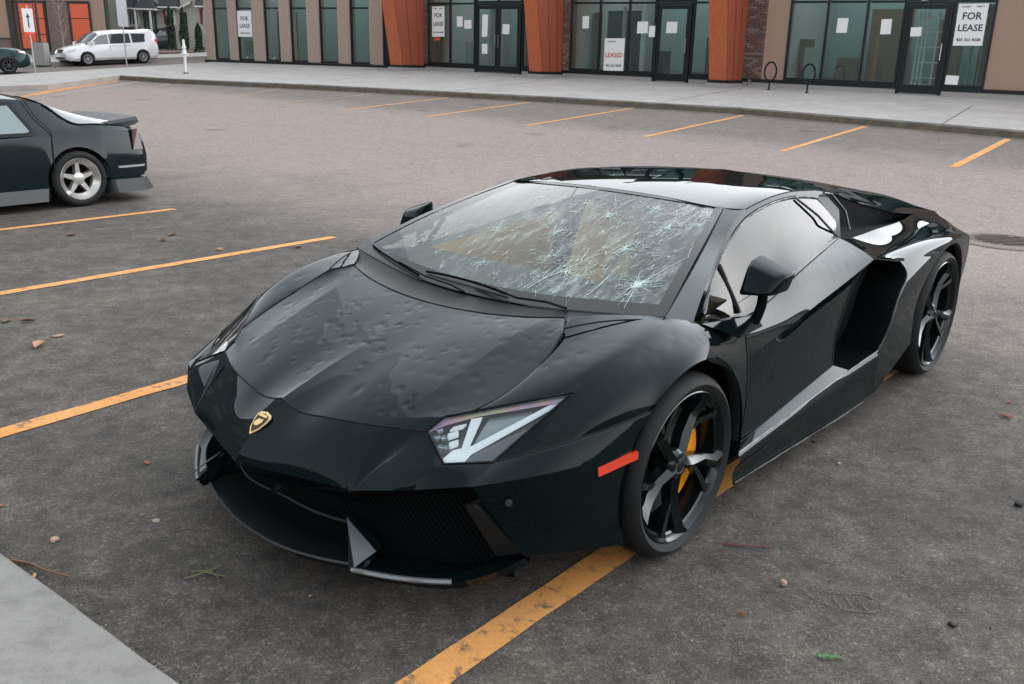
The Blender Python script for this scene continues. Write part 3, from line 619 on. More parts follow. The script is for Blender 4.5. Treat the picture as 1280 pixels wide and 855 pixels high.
# rear wings
scoop_edge = [SX, (2.045, .985, .70), (1.93, 1.0, .59), (1.845, 1.0, .44), (1.79, .985, .345)]
se = cr(scoop_edge, 40)
sh = cr([(1.72, .935, .806), (2.35, .825, .785), (2.95, .745, .774), (3.29, .715, .772), (3.64, .665, .765)], 70)
sh[0] = CRr
rm = cr([SX, (2.35, .997, .785), (2.7, 1.012, .795), (3.05, .985, .765), (3.38, .925, .71), (3.60, .82, .67)], 70)
RU = coons(sh, rm, ln([CRr, SX], 14), ln([sh[-1], rm[-1]], 14))
RU[:, :, 2] += .012 * np.sin(math.pi * np.linspace(0, 1, 14))[:, None]
tt = int(np.argmin(abs(rm[:, 0] - 2.7)))
archR1 = arcf(90, 193, 36, r=REAR_R, cu=2.7, cz=.36, v=1.012, vend=.985)
top_ = rm[:tt + 1]; rg = np.vstack([ln([top_[-1], archR1[0]], 5)[:-1], archR1]); lf = np.vstack([se, ln([(1.79, .985, .345), (1.86, .985, .115)], 8)[1:]])
k = 44; rg = rg[np.round(np.linspace(0, len(rg) - 1, k)).astype(int)]; lf = lf[np.round(np.linspace(0, len(lf) - 1, k)).astype(int)]
RL1 = coons(top_, ln([lf[-1], rg[-1]], len(top_)), lf, rg)
archR2 = arcf(90, 0, 36, r=REAR_R, cu=2.7, cz=.36, v=1.012, vend=.97)
top2 = rm[tt:]; lf2 = np.vstack([ln([top2[0], archR2[0]], 5)[:-1], archR2]); rg2 = cr([rm[-1], (3.62, .84, .50), (3.56, .86, .30)], len(lf2))
lowr = ln([lf2[-1], rg2[-1]], len(top2)); RL2 = coons(top2, lowr, lf2, rg2)
panel("rear_wing", [RU, RL1, RL2], sharp=26, relaxit=6)
# upper shoulder behind the door
si_ = cr([(1.60, .80, .905), (1.75, .765, .873), (2.35, .72, .846), (2.80, .69, .832), (3.15, .64, .825), (3.66, .62, .790)], 70)
UP = coons(sh, si_, ln([CRr, (1.60, .80, .905)], 14), ln([sh[-1], si_[-1]], 14))
panel("shoulder_panel", [UP], sharp=30)
# scoop: dark duct behind the door
def inw(c, dv, du=0): return np.array(c) + np.array([du, -dv, 0])
sc_l = rde; sc_r = np.vstack([se[np.round(np.linspace(0, 39, 22)).astype(int)], ln([(1.79, .985, .345), (1.41, .918, .347)], 9)[1:]])
back_ = coons(ln([inw(sc_l[-1], .16, .05), inw(se[-1], .20, .0)], 10), ln([inw(sc_l[0], .16, .1), inw(se[0], .20, .05)], 10), np.array([inw(p, .16, .06) for p in sc_l[::-1]]), np.array([inw(p, .20, .02) for p in cr(scoop_edge, 30)[::-1]]))
for s in (1, -1):
    mb = MB(); v, f = weld([back_]); o = meshobj("scoop_mesh", X(v, s), f, grille_m, car, 60)
    w1 = np.array([se, inw(se, .035, -.012), inw(se, .22, .03)]); w2 = np.array([rde, inw(rde, .17, .08)]); w3 = np.array([ln([CRr, SX], 10), inw(ln([CRr, SX], 10), .2, .03)]); w4 = np.array([ln([(1.41, .918, .347), (1.53, .955, .302), (1.79, .985, .345)], 10), inw(ln([(1.41, .918, .347), (1.53, .955, .302), (1.79, .985, .345)], 10), .22, .02)])
    v, f = weld([w1, w2, w3, w4]); meshobj("scoop_duct", X(v, s), f, inner_black, car, 30)
    mb = MB(); mb.tube(X(se + np.array([.002, .002, 0]), s), .006, 6); mb.build("scoop_edge", edge_m, car, 60)

# roof, pillars, engine cover
R1 = (.97, .628, 1.082)
ap_o = cr([Q_, (.38, .79, .885), (.58, .72, .957), (.80, .66, 1.045), R1], 40)
ap_i = cr([W_, (.32, .748, .918), (.60, .665, 1.01), T1], 40)
PIL = coons(ap_i, ap_o, ln([W_, Q_], 8), ln([T1, R1], 8))
RE = cr([R1, (1.2, .612, 1.104), (1.437, .60, 1.110), (1.70, .593, 1.094), (1.95, .585, 1.066)], 40)
rows = [cr([(.80, 0, 1.124), (1.3, 0, 1.137), (1.65, 0, 1.134), (1.93, 0, 1.122)], 40), cr([(.815, .3, 1.116), (1.3, .3, 1.134), (1.65, .3, 1.128), (1.93, .29, 1.112)], 40), cr([T1, (1.3, .53, 1.122), (1.65, .52, 1.112), (1.94, .50, 1.092)], 40), RE]
RF = loft(rows, 40)
roof = panel("roof", sym([RF]), sides=(1,), dents=True, sharp=30)[0]
panel("windscreen_pillar", [PIL], sharp=30)
d0 = [cr([(1.93, 0, 1.122), (2.4, 0, 1.062), (2.93, 0, .985), (3.3, 0, .93), (3.68, 0, .872)], 50), cr([(1.93, .29, 1.112), (2.4, .3, 1.045), (2.93, .3, .965), (3.3, .3, .908), (3.70, .3, .852)], 50),
      cr([(1.94, .50, 1.092), (2.4, .5, 1.0), (2.93, .5, .90), (3.3, .5, .845), (3.70, .5, .805)], 50), cr([(1.95, .585, 1.066), (2.4, .60, .957), (2.9, .607, .862), (3.2, .603, .82), (3.68, .62, .788)], 50)]
DKK = loft(d0, 30); DKK[:, :, 2] = np.minimum(DKK[:, :, 2], 2)
panel("engine_cover", sym([DKK]), sides=(1,), sharp=20)
# rear end
re_top = np.vstack([np.array([g[-1] for g in DKK]), ln([si_[-1], sh[-1], rm[-1]], 12)[1:]])
re_bot = re_top * np.array([1, 1, 0]) + np.array([-.10, 0, .28])
panel("rear_bumper", sym([np.array([re_top, re_top + np.array([-.05, 0, -.08]), re_bot])]), sides=(1,), sharp=30)
for s in (1, -1):   # dark recess between flying buttress and shoulder, with its intake
    bo = ln([(1.95, .583, 1.064), (2.4, .598, .955), (2.9, .605, .86), (3.05, .625, .828)], 30); so = cr([(1.62, .785, .897), (1.75, .758, .869), (2.35, .712, .840), (2.80, .68, .828), (3.05, .655, .824)], 30)
    G = np.array([bo + [0, -.004, -.004], (bo + so) / 2 + [0, -.055, -.05], so + [0, -.004, -.006]]); v, f = weld([G, np.array([bo, bo + [0, -.004, -.004]])])
    meshobj("buttress_recess", X(v, s), f, inner_black, car, 40)
    mb = MB(); mb.tube(X(ln([(1.80, .620, 1.075), (1.90, .618, 1.06), (1.99, .665, .97), (1.95, .715, .885)], 20), s), .006, 6); mb.build("intake_edge", edge_m, car, 60)

# windscreen
wb = cr([(-.075, 0, .785), (-.06, .3, .791), (-.01, .6, .812), W_], 50); wt = np.array([r[0] for r in RF])[:27]
wt = cr([(.795, 0, 1.121), (.812, .3, 1.113), T1], 50)
WS = coons(wb, wt, ln([wb[0], wt[0]], 40), ap_i[np.round(np.linspace(0, 39, 40)).astype(int)])
WS[:, :, 2] += .018 * np.sin(math.pi * np.linspace(0, 1, 40))[:, None]
v, f = weld(sym([WS])); windscreen = meshobj("windscreen", X(v), f, wglass, car, 60)
def wsP(a, b, k=.003):  # a: v/width -1..1, b: 0 bottom .. 1 top
    s = 1 if a >= 0 else -1; a = abs(a); i, j = b * 39, a * 49; i0, j0 = int(min(i, 38)), int(min(j, 48)); fi, fj = i - i0, j - j0
    p = WS[i0, j0] * (1 - fi) * (1 - fj) + WS[i0 + 1, j0] * fi * (1 - fj) + WS[i0, j0 + 1] * (1 - fi) * fj + WS[i0 + 1, j0 + 1] * fi * fj
    return (-p[0] + k * .35, p[1] * s, p[2] + k)
rc = random.Random(5)
mbs = MB()
def crack(a, b, ang, length, w, br=0.3, jit=.35, step=.022):
    pts = [wsP(a, b)]; n = max(2, int(length / step)); an = ang
    for i in range(n):
        an += rc.gauss(0, jit) * .5; a += math.cos(an) * step / .8; b += math.sin(an) * step / .95
        if not (-.97 < a < .97 and .02 < b < .97): break
        pts.append(wsP(a, b))
        if rc.random() < br * .35 and length > .06: crack(a, b, an + rc.choice((-1, 1)) * rc.uniform(.4, 1.1), length * rc.uniform(.25, .5), w * .7, br * .6, jit, step)
        an = ang + (an - ang) * .7
    if len(pts) > 2: mbs.tube(pts, [w * (1 - .6 * i / len(pts)) for i in range(len(pts))], 4, False)
STARS = ((.80, .20, 46, .10, .0008), (.40, .24, 22, .10, .0007), (.30, .74, 20, .11, .0007), (.74, .70, 18, .11, .0007), (.10, .52, 16, .10, .0006), (.60, .46, 20, .10, .0007), (.90, .84, 12, .09, .0006), (.56, .86, 16, .10, .0006), (.22, .34, 12, .08, .0006), (-.30, .46, 14, .09, .0007), (-.12, .2, 10, .08, .0006), (-.66, .22, 8, .06, .0005), (-.86, .5, 8, .05, .0005), (.05, .82, 10, .08, .0006))
for ca, cb, n, L, w in STARS:
    for i in range(n): crack(ca + rc.gauss(0, .01), cb + rc.gauss(0, .012), 2 * math.pi * i / n + rc.uniform(-.25, .25), L * rc.uniform(.3, 1.25), w * rc.uniform(.6, 1.1), .35, .45)
    for rr_q in (.25, .5, .8):   # broken ring cracks round the impact
        a0 = rc.uniform(0, 6.28)
        for seg in range(5):
            if rc.random() < .45: continue
            pts = [wsP(min(.97, max(-.97, ca + rr_q * L / .8 * math.cos(a0 + seg * 1.25 + t))), min(.97, max(.02, cb + rr_q * L / .95 * math.sin(a0 + seg * 1.25 + t) * rc.uniform(.92, 1.08)))) for t in np.linspace(0, 1.0, 5)]
            mbs.tube(pts, w * .5, 3, False)
def ray_(a, b, ang, L_, w, k=3):
    pts = [wsP(a, b)]
    for _q in range(k):
        ang2 = ang + rc.gauss(0, .22); a += math.cos(ang2) * L_ / k / .8; b += math.sin(ang2) * L_ / k / .95
        if not (-.97 < a < .97 and .02 < b < .97): break
        pts.append(wsP(a, b))
    if len(pts) > 1: mbs.tube(pts, [w * (1 - .5 * i / len(pts)) for i in range(len(pts))], 3, False)
for ca, cb, n, L, w in STARS:     # crushed pale centres
    for _ in range(n): ray_(ca + rc.gauss(0, .012), cb + rc.gauss(0, .014), rc.uniform(0, 6.283), rc.uniform(.01, .03), .0007, 2)
for _ in range(260):     # small chips: a few straight splinters from one point, strung along diagonal bands
    band = rc.choice((-.75, -.3, -.05, .1, .2, .3, .4, .5, .62)); q = rc.random(); a = band + q * .42 + rc.gauss(0, .09); b = .04 + q * .85 + rc.gauss(0, .06)
    if abs(a) > .93 or not .04 < b < .93: continue
    for _k in range(rc.randint(2, 7)): ray_(a, b, rc.uniform(0, 6.283), rc.uniform(.008, .036), rc.uniform(.00025, .00065), 2)
for _ in range(24):     # long faint splits that follow the bands
    band = rc.uniform(-.95, .7); q = rc.random(); a = band + q * .42; b = .04 + q * .85; ray_(a, b, 1.12 + rc.gauss(0, .10), rc.uniform(.05, .26), rc.uniform(.0002, .0005), 5)
crack(.28, .10, 1.05, .42, .0011, .3, .35); crack(.60, .10, 1.2, .22, .0010, .1, .3); crack(.80, .20, -1.5, .16, .0011, .1, .1); crack(.8, .2, 1.2, .6, .0009, .3, .2); crack(.36, .74, 2.2, .5, .0008, .2, .2)
o = mbs.build("crack", crack_m, windscreen); tag(o, kind="stuff")
# black band round the glass and the cowl below it
bandm = mat("glass_band", (.008, .010, .010), .3, coat=.1, spec=.3)
v, f = weld(sym([np.array([wb + [-.004, 0, .003], wb * .93 + WS[3] * .07 + [.0, 0, .006]])])); 
ws_l = WS[:, -1]; v2, f2 = weld(sym([np.array([ws_l + [0, 0, .002], WS[:, -1] * .15 + WS[:, -4] * .85 + [0, 0, .003]]), np.array([WS[0] + [0, 0, .002], WS[3] + [0, 0, .003]]), np.array([WS[-1] + [0, 0, .002], WS[-2] + [0, 0, .003]])]))
meshobj("glass_band", X(v2), f2, bandm, windscreen, 60)
cowl = coons(hr_[:66][np.round(np.linspace(0, 65, 50)).astype(int)] + [0, 0, -.012], wb + [0, 0, -.006], ln([hr_[0] + [0, 0, -.012], wb[0] + [0, 0, -.006]], 10), ln([hr_[65] + [0, 0, -.012], W_], 10))
cowl[:, :, 2] -= .018 * np.sin(math.pi * np.linspace(0, 1, 10))[:, None]
v, f = weld(sym([cowl])); meshobj("cowl", X(v), f, satin_black, car, 40)
# wipers: arm and blade, parked on the passenger side of the glass
def wiper(p0, elbow, tip, lift=.02):
    mb = MB(); P = [np.array(wsP(*p0, .03)), np.array(wsP(*elbow, .035)), np.array(wsP(*tip, .02))]
    mb.tube(ln(P, 12), [.009] * 5 + [.007] * 7, 8); o = mb.build("wiper", satin_black, car, 60)
    mb = MB(); q0 = np.array(wsP(tip[0] - .27, tip[1] - .01, .012)); q1 = np.array(wsP(min(.9, tip[0] + .27), tip[1] - .005, .012)); mid = (q0 + q1) / 2 + np.array([0, 0, .006]); pp = cr([q0, mid, q1], 14); mb.tube(pp, .007, 6); mb.build("wiper_blade", inner_black, o, 60)
mb = MB(); mb.tube(ln([wsP(.56, .0, .006), wsP(.46, .004, .022), wsP(.30, .005, .022), wsP(.16, .03, .026), wsP(.0, .05, .022)], 24), .0055, 8); wo_ = mb.build("wiper", satin_black, car, 60)
mb = MB(); mb.tube(cr([wsP(-.34, .045, .010), wsP(-.05, .055, .016), wsP(.22, .032, .010)], 20), .005, 6); mb.build("wiper_blade", inner_black, wo_, 60)
mb = MB(); mb.tube(ln([wsP(-.02, .0, .004), wsP(-.10, .004, .018), wsP(-.30, .01, .018), wsP(-.55, .03, .018)], 20), .005, 8); wo_ = mb.build("wiper", satin_black, car, 60)
mb = MB(); mb.tube(cr([wsP(-.90, .055, .008), wsP(-.62, .03, .012), wsP(-.36, .012, .008)], 20), .0045, 6); mb.build("wiper_blade", inner_black, wo_, 60)

# side windows and frames
gb_ = cr([(.245, .862, .783), (.50, .862, .757), (.80, .852, .785), (1.05, .843, .842), (1.35, .815, .888), (1.58, .783, .918)], 60)
gt_ = cr([(.275, .838, .812), (.45, .772, .895), (.65, .708, .968), (.88, .658, 1.04), (1.15, .628, 1.078), (1.45, .612, 1.084), (1.72, .618, 1.058)], 60)
GR = coons(gb_, gt_, ln([gb_[0], gt_[0]], 16), ln([gb_[-1], (1.76, .70, .95), gt_[-1]], 16))
GR[:, :, 1] += .012 * np.sin(math.pi * np.linspace(0, 1, 16))[:, None] * np.ones((1, 60))
outer_top = np.vstack([ap_o, RE[1:]]); outer_top = cr(outer_top[::6], 60)
outer_top[:, :] = cr([tuple(Q_), (.38, .79, .885), (.58, .72, .957), (.80, .66, 1.045), R1, (1.2, .612, 1.104), (1.437, .60, 1.110), (1.70, .593, 1.094), (1.84, .60, 1.075)], 60)
for si, s in enumerate((1, -1)):
    v, f = weld([GR]); o = meshobj("side_window", X(v, s), f, sglass if s > 0 else cglass, doors[si], 60)
    fr1 = np.array([outer_top, outer_top * .3 + gt_ * .7 + [0, .004, .0], gt_]); endq = ln([(1.84, .60, 1.075), (1.93, .655, .985), (1.74, .755, .873)], 16); rq = ln([gt_[-1], (1.76, .70, .95), gb_[-1]], 16)
    fr2 = np.array([endq, rq]); bl = np.vstack([cr([tuple(Q_), (.50, .872, .745), (.80, .868, .772), (1.05, .855, .830), (1.35, .828, .875), (1.60, .80, .905), (1.74, .755, .873)], 60)])
    fr3 = np.array([bl, gb_])
    v, f = weld([fr1]); meshobj("window_frame", X(v, s), f, gloss_black, doors[si], 30)
    v, f = weld([fr3]); meshobj("window_sill", X(v, s), f, edge_m, doors[si], 30)
    v, f = weld([fr2]); meshobj("window_post", X(v, s), f, satin_black, doors[si], 30)
    mb = MB(); mb.tube(X(gt_ + [0, .004, 0], s), .005, 6); mb.tube(X(ln([gt_[-1], (1.765, .702, .95), gb_[-1]], 12), s), .005, 6); mb.build("frame_bright", edge_m, doors[si], 60)
    mb = MB(); mb.tube(X(ln([(.54, .748, .925), (.515, .866, .762)], 8), s), .011, 6); mb.build("window_divider", satin_black, doors[si], 60)
    mb = MB(); mb.tube(X(ln([(1.47, .625, 1.08), (1.56, .70, 1.0), (1.60, .792, .905)], 8), s), .006, 6); mb.build("window_divider", edge_m, doors[si], 60)
    # black trim under the mirror and the mirror itself
    mb = MB(); mb.prism([tuple(p) for p in X([(.19, .888, .790), (.56, .912, .752), (.60, .928, .705), (.30, .985, .735)], s)], (0, -.02 * s, 0)); mb.build("mirror_base", gloss_black, car)
    mb = MB(); mb.tube(X(cr([(.545, .885, .715), (.545, .915, .735), (.55, .93, .775), (.55, .935, .86)], 12), s), [.024, .024, .023, .022, .020, .020, .020, .020, .020, .020, .020, .022], 8); mb.build("mirror_stalk", gloss_black, car, 50)
    mbm = bmesh.new()
    cpt = [(.455, .885, .850), (.455, .985, .862), (.50, 1.00, .925), (.50, .89, .950), (.485, .872, .838), (.485, 1.008, .858), (.535, 1.028, .930), (.535, .88, .968), (.59, .87, .840), (.59, 1.018, .862), (.60, 1.038, .935), (.60, .89, .985)]
    vv = [mbm.verts.new(tuple(p)) for p in X(cpt, s)]
    for q in ((0, 1, 2, 3), (0, 4, 5, 1), (1, 5, 6, 2), (2, 6, 7, 3), (3, 7, 4, 0), (4, 8, 9, 5), (5, 9, 10, 6), (6, 10, 11, 7), (7, 11, 8, 4), (8, 11, 10, 9)): mbm.faces.new([vv[i] for i in q])
    bmesh.ops.recalc_face_normals(mbm, faces=mbm.faces); bmesh.ops.bevel(mbm, geom=list(mbm.edges), offset=.014, segments=3, affect='EDGES', profile=.6)
    me = bpy.data.meshes.new("side_mirror"); mbm.to_mesh(me); mbm.free(); me.materials.append(paint); me.polygons.foreach_set("use_smooth", [True] * len(me.polygons)); me.set_sharp_from_angle(angle=R(35)); mo = link(bpy.data.objects.new("side_mirror", me), car)
    mb = MB(); mb.prism([tuple(p) for p in X([(.596, .885, .853), (.596, 1.005, .873), (.604, 1.02, .928), (.604, .90, .97)], s)], (-.003, 0, 0)); mb.build("mirror_glass", mat("mirror_silver", (.8, .85, .85), .02, 1.0), mo)

# front lip, corner struts, intakes
for s in (1, -1):
    strut_pts = [(-.962, .345, .292), (-1.038, .441, .173), (-1.002, .43, .172), (-.935, .45, .208)]
    mb = MB(); p = X([(-.962, .345, .292), (-1.040, .437, .170), (-1.0, .475, .178), (-.925, .462, .212)], s); q = X([(-.925, .335, .285), (-.99, .40, .168), (-.96, .45, .17), (-.90, .44, .205)], s)
    mb.hexa([tuple(a) for a in p] + [tuple(a) for a in q]); mb.build("intake_strut", paint, bumper)
    mb = MB(); mb.prism([tuple(a) for a in X([(-.972, .354, .290), (-1.036, .464, .188), (-.958, .474, .214)], s)], (.004, .002 * s, .002)); mb.build("strut_face", mat("strut_lit_grey", (.085, .092, .10), .3, .2), bumper)  # paler triangle paints the bright face of the body-coloured strut
    # blade at the outer end of the side intake
    mb = MB(); p = [(-.850, .742, .425), (-.835, .765, .430), (-.700, .842, .245), (-.745, .775, .225)]; a = X(p, s); b2_ = X([(x + .07, y, z) for x, y, z in p], s)
    mb.hexa([tuple(x) for x in a] + [tuple(x) for x in b2_]); mb.build("intake_blade", satin_black, bumper)
    # side part of the splitter
    po = [(-1.03, .44, .165), (-.965, .56, .158), (-.865, .715, .165), (-.70, .85, .232)]; pi = [(-.985, .45, .172), (-.935, .545, .166), (-.845, .685, .174), (-.66, .80, .225)]
    mb = MB(); O1 = X(cr(po, 24), s); I1 = X(cr(pi, 24), s); n = 24; vs_ = []; 
    for k_ in range(n): vs_ += [tuple(O1[k_]), tuple(I1[k_]), (I1[k_][0] - .12, I1[k_][1] * .94, I1[k_][2] - .02), (O1[k_][0] - .02, O1[k_][1], O1[k_][2] - .028)]
    fs_ = [(4 * k_ + a_, 4 * k_ + (a_ + 1) % 4, 4 * (k_ + 1) + (a_ + 1) % 4, 4 * (k_ + 1) + a_) for k_ in range(n - 1) for a_ in range(4)] + [(0, 1, 2, 3), tuple(4 * (n - 1) + a_ for a_ in (3, 2, 1, 0))]
    mb.add(vs_, fs_); mb.build("splitter", paint, bumper)
    mb = MB(); mb.tube(X(cr([(-1.03, .44, .169), (-.965, .56, .162), (-.872, .71, .169)], 20), s), .009, 6); mb.build("splitter_edge", mat("splitter_sheen_grey", (.16, .17, .18), .35, .2), bumper, 60)  # grey tube paints the reflection along the top of the lip
cl_o = [(-1.0, .405, .158), (-1.035, .27, .142), (-1.058, .12, .130), (-1.062, 0, .128)]
c_o = np.vstack([cr(cl_o, 16), cr(cl_o, 16)[::-1][1:] * [1, -1, 1]]); ci = c_o + [.10, 0, .0]; cbm = c_o + [.03, 0, -.035]; cbi = c_o + [.3, 0, -.04]
v, f = weld([np.array([cbi, cbm, c_o, c_o + [.05, 0, .012], ci + [.03, 0, .0]])]); meshobj("splitter", X(v), f, satin_black, bumper, 30)
mb = MB(); mb.tube(X(c_o + [-.002, 0, .002]), .005, 6); mb.build("splitter_edge", mat("lip_sheen_grey", (.07, .08, .085), .35, .2), bumper, 60)  # lip's sheen put in as a grey tube
# intake cavities with horizontal bar and honeycomb screen
cav = np.array([[(-1.03 + .085, v, z) for v in np.linspace(-.78, .78, 30)] for z in (.12, .42)])
cav[:, :, 0] += .28 * (np.abs(cav[:, :, 1]) / .78) ** 2
v, f = weld([cav]); scr = meshobj("intake_screen", X(v), f, inner_black, bumper)
mb = MB(); cell = .016; random.seed(3)
for r_ in range(19):
    for c_ in range(92):
        vv_ = -.74 + c_ * cell + (r_ % 2) * cell / 2; zz = .128 + r_ * cell * .9; uu = -1.03 + .07 + .28 * (abs(vv_) / .78) ** 2
        if abs(vv_) > .75: continue
        a_ = [(uu, vv_ + cell * .52 * math.sin(math.pi / 3 * k_), zz + cell * .52 * math.cos(math.pi / 3 * k_)) for k_ in range(3)]
        for k_ in range(2):
            p, q = np.array(a_[k_]), np.array(a_[k_ + 1]); d = np.cross(q - p, [1, 0, 0]); d = d / np.linalg.norm(d) * .0012
            mb.add(X([p - d, q - d, q + d, p + d]), [(0, 1, 2, 3)])
o = mb.build("honeycomb", grille_m, bumper); tag(o, kind="stuff")
mb = MB(); mb.tube(X(cr([(-.94, -.30, .262), (-.955, -.25, .245), (-.965, 0, .24), (-.955, .25, .245), (-.93, .35, .25)], 30)), .0045, 6); mb.build("intake_bar", edge_m, bumper, 60)
mb = MB(); mb.lathe([(-.012, .014), (.012, .014)], 14, 'x'); o = mb.build("tow_cover", satin_black, bumper, 60); o.location = tuple(X((-1.075, .13, .35))[0])
for s in (1, -1):   # parking sensor
    mb = MB(); mb.lathe([(0, .001), (0, .010), (-.006, .011)], 14, 'x'); o = mb.build("parking_sensor", edge_m, bumper, 60); o.location = tuple(X((-.775, .845 + .0, .44), s)[0]); o.rotation_euler = (0, 0, R(35) * s)
# side marker lamps
for s in (1, -1):
    mb = MB(); a = X([(-.492, .958, .462), (-.340, .998, .484), (-.340, .996, .508), (-.492, .954, .492)], s); mb.prism([tuple(p) for p in a], (0, -.030 * s, 0)); mb.build("side_marker", marker_m, bumper)

# wheels
def wheel(u, s, rt, wt, rr, steer=0):
    """rt tyre radius, wt tyre width, rr rim radius; outer face at +y before placing"""
    h = wt / 2
    mb = MB(); mb.lathe([(h - .030, rr * .93), (h - .018, rr * .955), (h - .008, rr * .985), (h - .010, rr), (h - .03, rr - .008), (-h + .02, rr - .02), (-h + .02, rr * .9), (h - .12, rr * .86), (h - .035, rr * .90)], 64, closed=True)
    for k_ in range(5):
        A = 2 * math.pi * k_ / 5 + .873; ca, sa = math.cos(A), math.sin(A)
        def P(r, t, y): return (r * ca - t * sa, y, r * sa + t * ca)
        y0, y1, ym = h - .052, h - .020, h - .022
        L_ = [(.030, -.024), (.11, -.024), (.18, -.025), (rr * .86, -.026), (rr * .965, -.050)]; Rg = [(.030, .024), (.11, .022), (.18, .018), (rr * .84, .022), (rr * .965, .028)]; Rd = [(.030, 0), (.11, .004), (.18, -.012), (rr * .86, -.006), (rr * .965, -.03)]
        ys = [y0 + .018, y0 + .008, y0 + .012, y1, y1 + .006]; vs_ = []
        for (l, r_, m_, y) in zip(L_, Rg, Rd, ys): vs_ += [P(l[0], l[1], y - .045), P(l[0], l[1], y - .008), P(m_[0], m_[1], y + .012), P(r_[0], r_[1], y - .008), P(r_[0], r_[1], y - .045)]
        fs_ = [(5 * i + a_, 5 * i + a_ + 1, 5 * (i + 1) + a_ + 1, 5 * (i + 1) + a_) for i in range(4) for a_ in range(4)] + [(5 * i + 4, 5 * i, 5 * (i + 1), 5 * (i + 1) + 4) for i in range(4)]
        mb.add(vs_, fs_)
        # thin hooked branch joining the spoke to the rim
        q = [P(.125, .018, y0 + .006), P(.17, .055, y0 + .010), P(rr * .80, .115, y1 - .004), P(rr * .92, .13, y1 + .002)]; q2 = [P(.150, .012, y0 + .006), P(.185, .040, y0 + .010), P(rr * .83, .088, y1 - .004), P(rr * .955, .085, y1 + .002)]
        vs_ = []
        for a_, b_2 in zip(q, q2): vs_ += [a_, b_2, (b_2[0], b_2[1] - .03, b_2[2]), (a_[0], a_[1] - .03, a_[2])]
        mb.add(vs_, [(4 * i + a_, 4 * i + (a_ + 1) % 4, 4 * (i + 1) + (a_ + 1) % 4, 4 * (i + 1) + a_) for i in range(3) for a_ in range(4)])
    mb.lathe([(h - .10, .060), (h - .045, .058), (h - .030, .046), (h - .028, .030), (h - .040, .001)], 30)
    rim = mb.build("wheel", lacquer("wheel_black", (.003, .005, .0055), .03, 3.4, .6, (.08, .16)), car, 28)
    n = 40; prof = [(h - .022, rr - .004), (h - .006, rr + .008), (h + .004, (rr + rt) / 2 - .004), (h - .004, rt - .020), (h - .022, rt - .006), (h - .045, rt), (0, rt + .001), (-h + .045, rt), (-h + .022, rt - .006), (-h + .004, rt - .02), (-h - .004, (rr + rt) / 2), (-h + .02, rr)]
    mb = MB(); mb.lathe(prof, 80)
    tyre = mb.build("tyre", rubber, rim, 35)
    mb = MB()
    for k_ in range(72):
        t = 2 * math.pi * k_ / 72
        for sg in (1, -1):
            c, sn = math.cos(t), math.sin(t); w0 = (h - .03) * sg; w1 = .02 * sg; t2_ = t + .10
            a_ = [(c * (rt + .0015), w0, sn * (rt + .0015)), (math.cos(t + .012) * (rt + .0015), w0, math.sin(t + .012) * (rt + .0015)), (math.cos(t2_ + .012) * (rt + .002), w1, math.sin(t2_ + .012) * (rt + .002)), (math.cos(t2_) * (rt + .002), w1, math.sin(t2_) * (rt + .002))]
            mb.add(a_, [(0, 1, 2, 3)])
    o = mb.build("tread_groove", inner_black, rim); tag(o, kind="stuff")
    mb = MB(); mb.lathe([(h - .030, .001), (h - .030, .028), (h - .036, .032)], 24); mb.build("hub_cap", satin_black, rim, 60)
    mb = MB(); mb.lathe([(h - .0285, .024), (h - .0285, .030), (h - .035, .031)], 24); mb.build("cap_ring", mat("cap_ring_grey", (.2, .2, .2), .3, .8), rim, 60)
    mb = MB(); mb.lathe([(h - .15, .06), (h - .15, rr * .76), (h - .12, rr * .76), (h - .12, .06)], 48); mb.build("brake_disc", disc_m, rim, 40)
    mb = MB()
    vs_ = []; a0 = -1.15 if u > 1 else -.95
    for i in range(13):
        t = a0 + 1.25 * i / 12
        t_m = t; c, sn = math.cos(t_m), math.sin(t_m)
        k2 = .012 * math.sin(math.pi * i / 12)
        for rad, y in ((rr * .50, h - .135), (rr * .52, h - .098), (rr * .78 + k2, h - .094), (rr * .80 + k2, h - .135)): vs_.append((-c * rad, y, sn * rad))
    mb.add(vs_, [(4 * i + a_, 4 * i + (a_ + 1) % 4, 4 * (i + 1) + (a_ + 1) % 4, 4 * (i + 1) + a_) for i in range(12) for a_ in range(4)] + [(0, 1, 2, 3), (48, 49, 50, 51)])
    cal = mb.build("brake_caliper", yellow_m, rim, 40)
    mb = MB(); mb.lathe([(h - .045, .004), (h - .045, .011), (h - .06, .012)], 6); nut = mb.build("wheel_nut", satin_black, rim)
    for k_ in range(5):
        A = 2 * math.pi * k_ / 5 + 1.5
        o = nut if k_ == 0 else link(bpy.data.objects.new("wheel_nut", nut.data), rim)
        o.location = (.050 * math.cos(A), 0, .050 * math.sin(A))
    rim.rotation_euler = (0, 0, (0 if s > 0 else math.pi) + steer)
    rim.location = (-u, (.985 - h if u < 1 else 1.0 - h) * s, rt)
    return rim
for s in (1, -1):
    wheel(0, s, .331, .255, .272); wheel(2.7, s, .355, .335, .298)

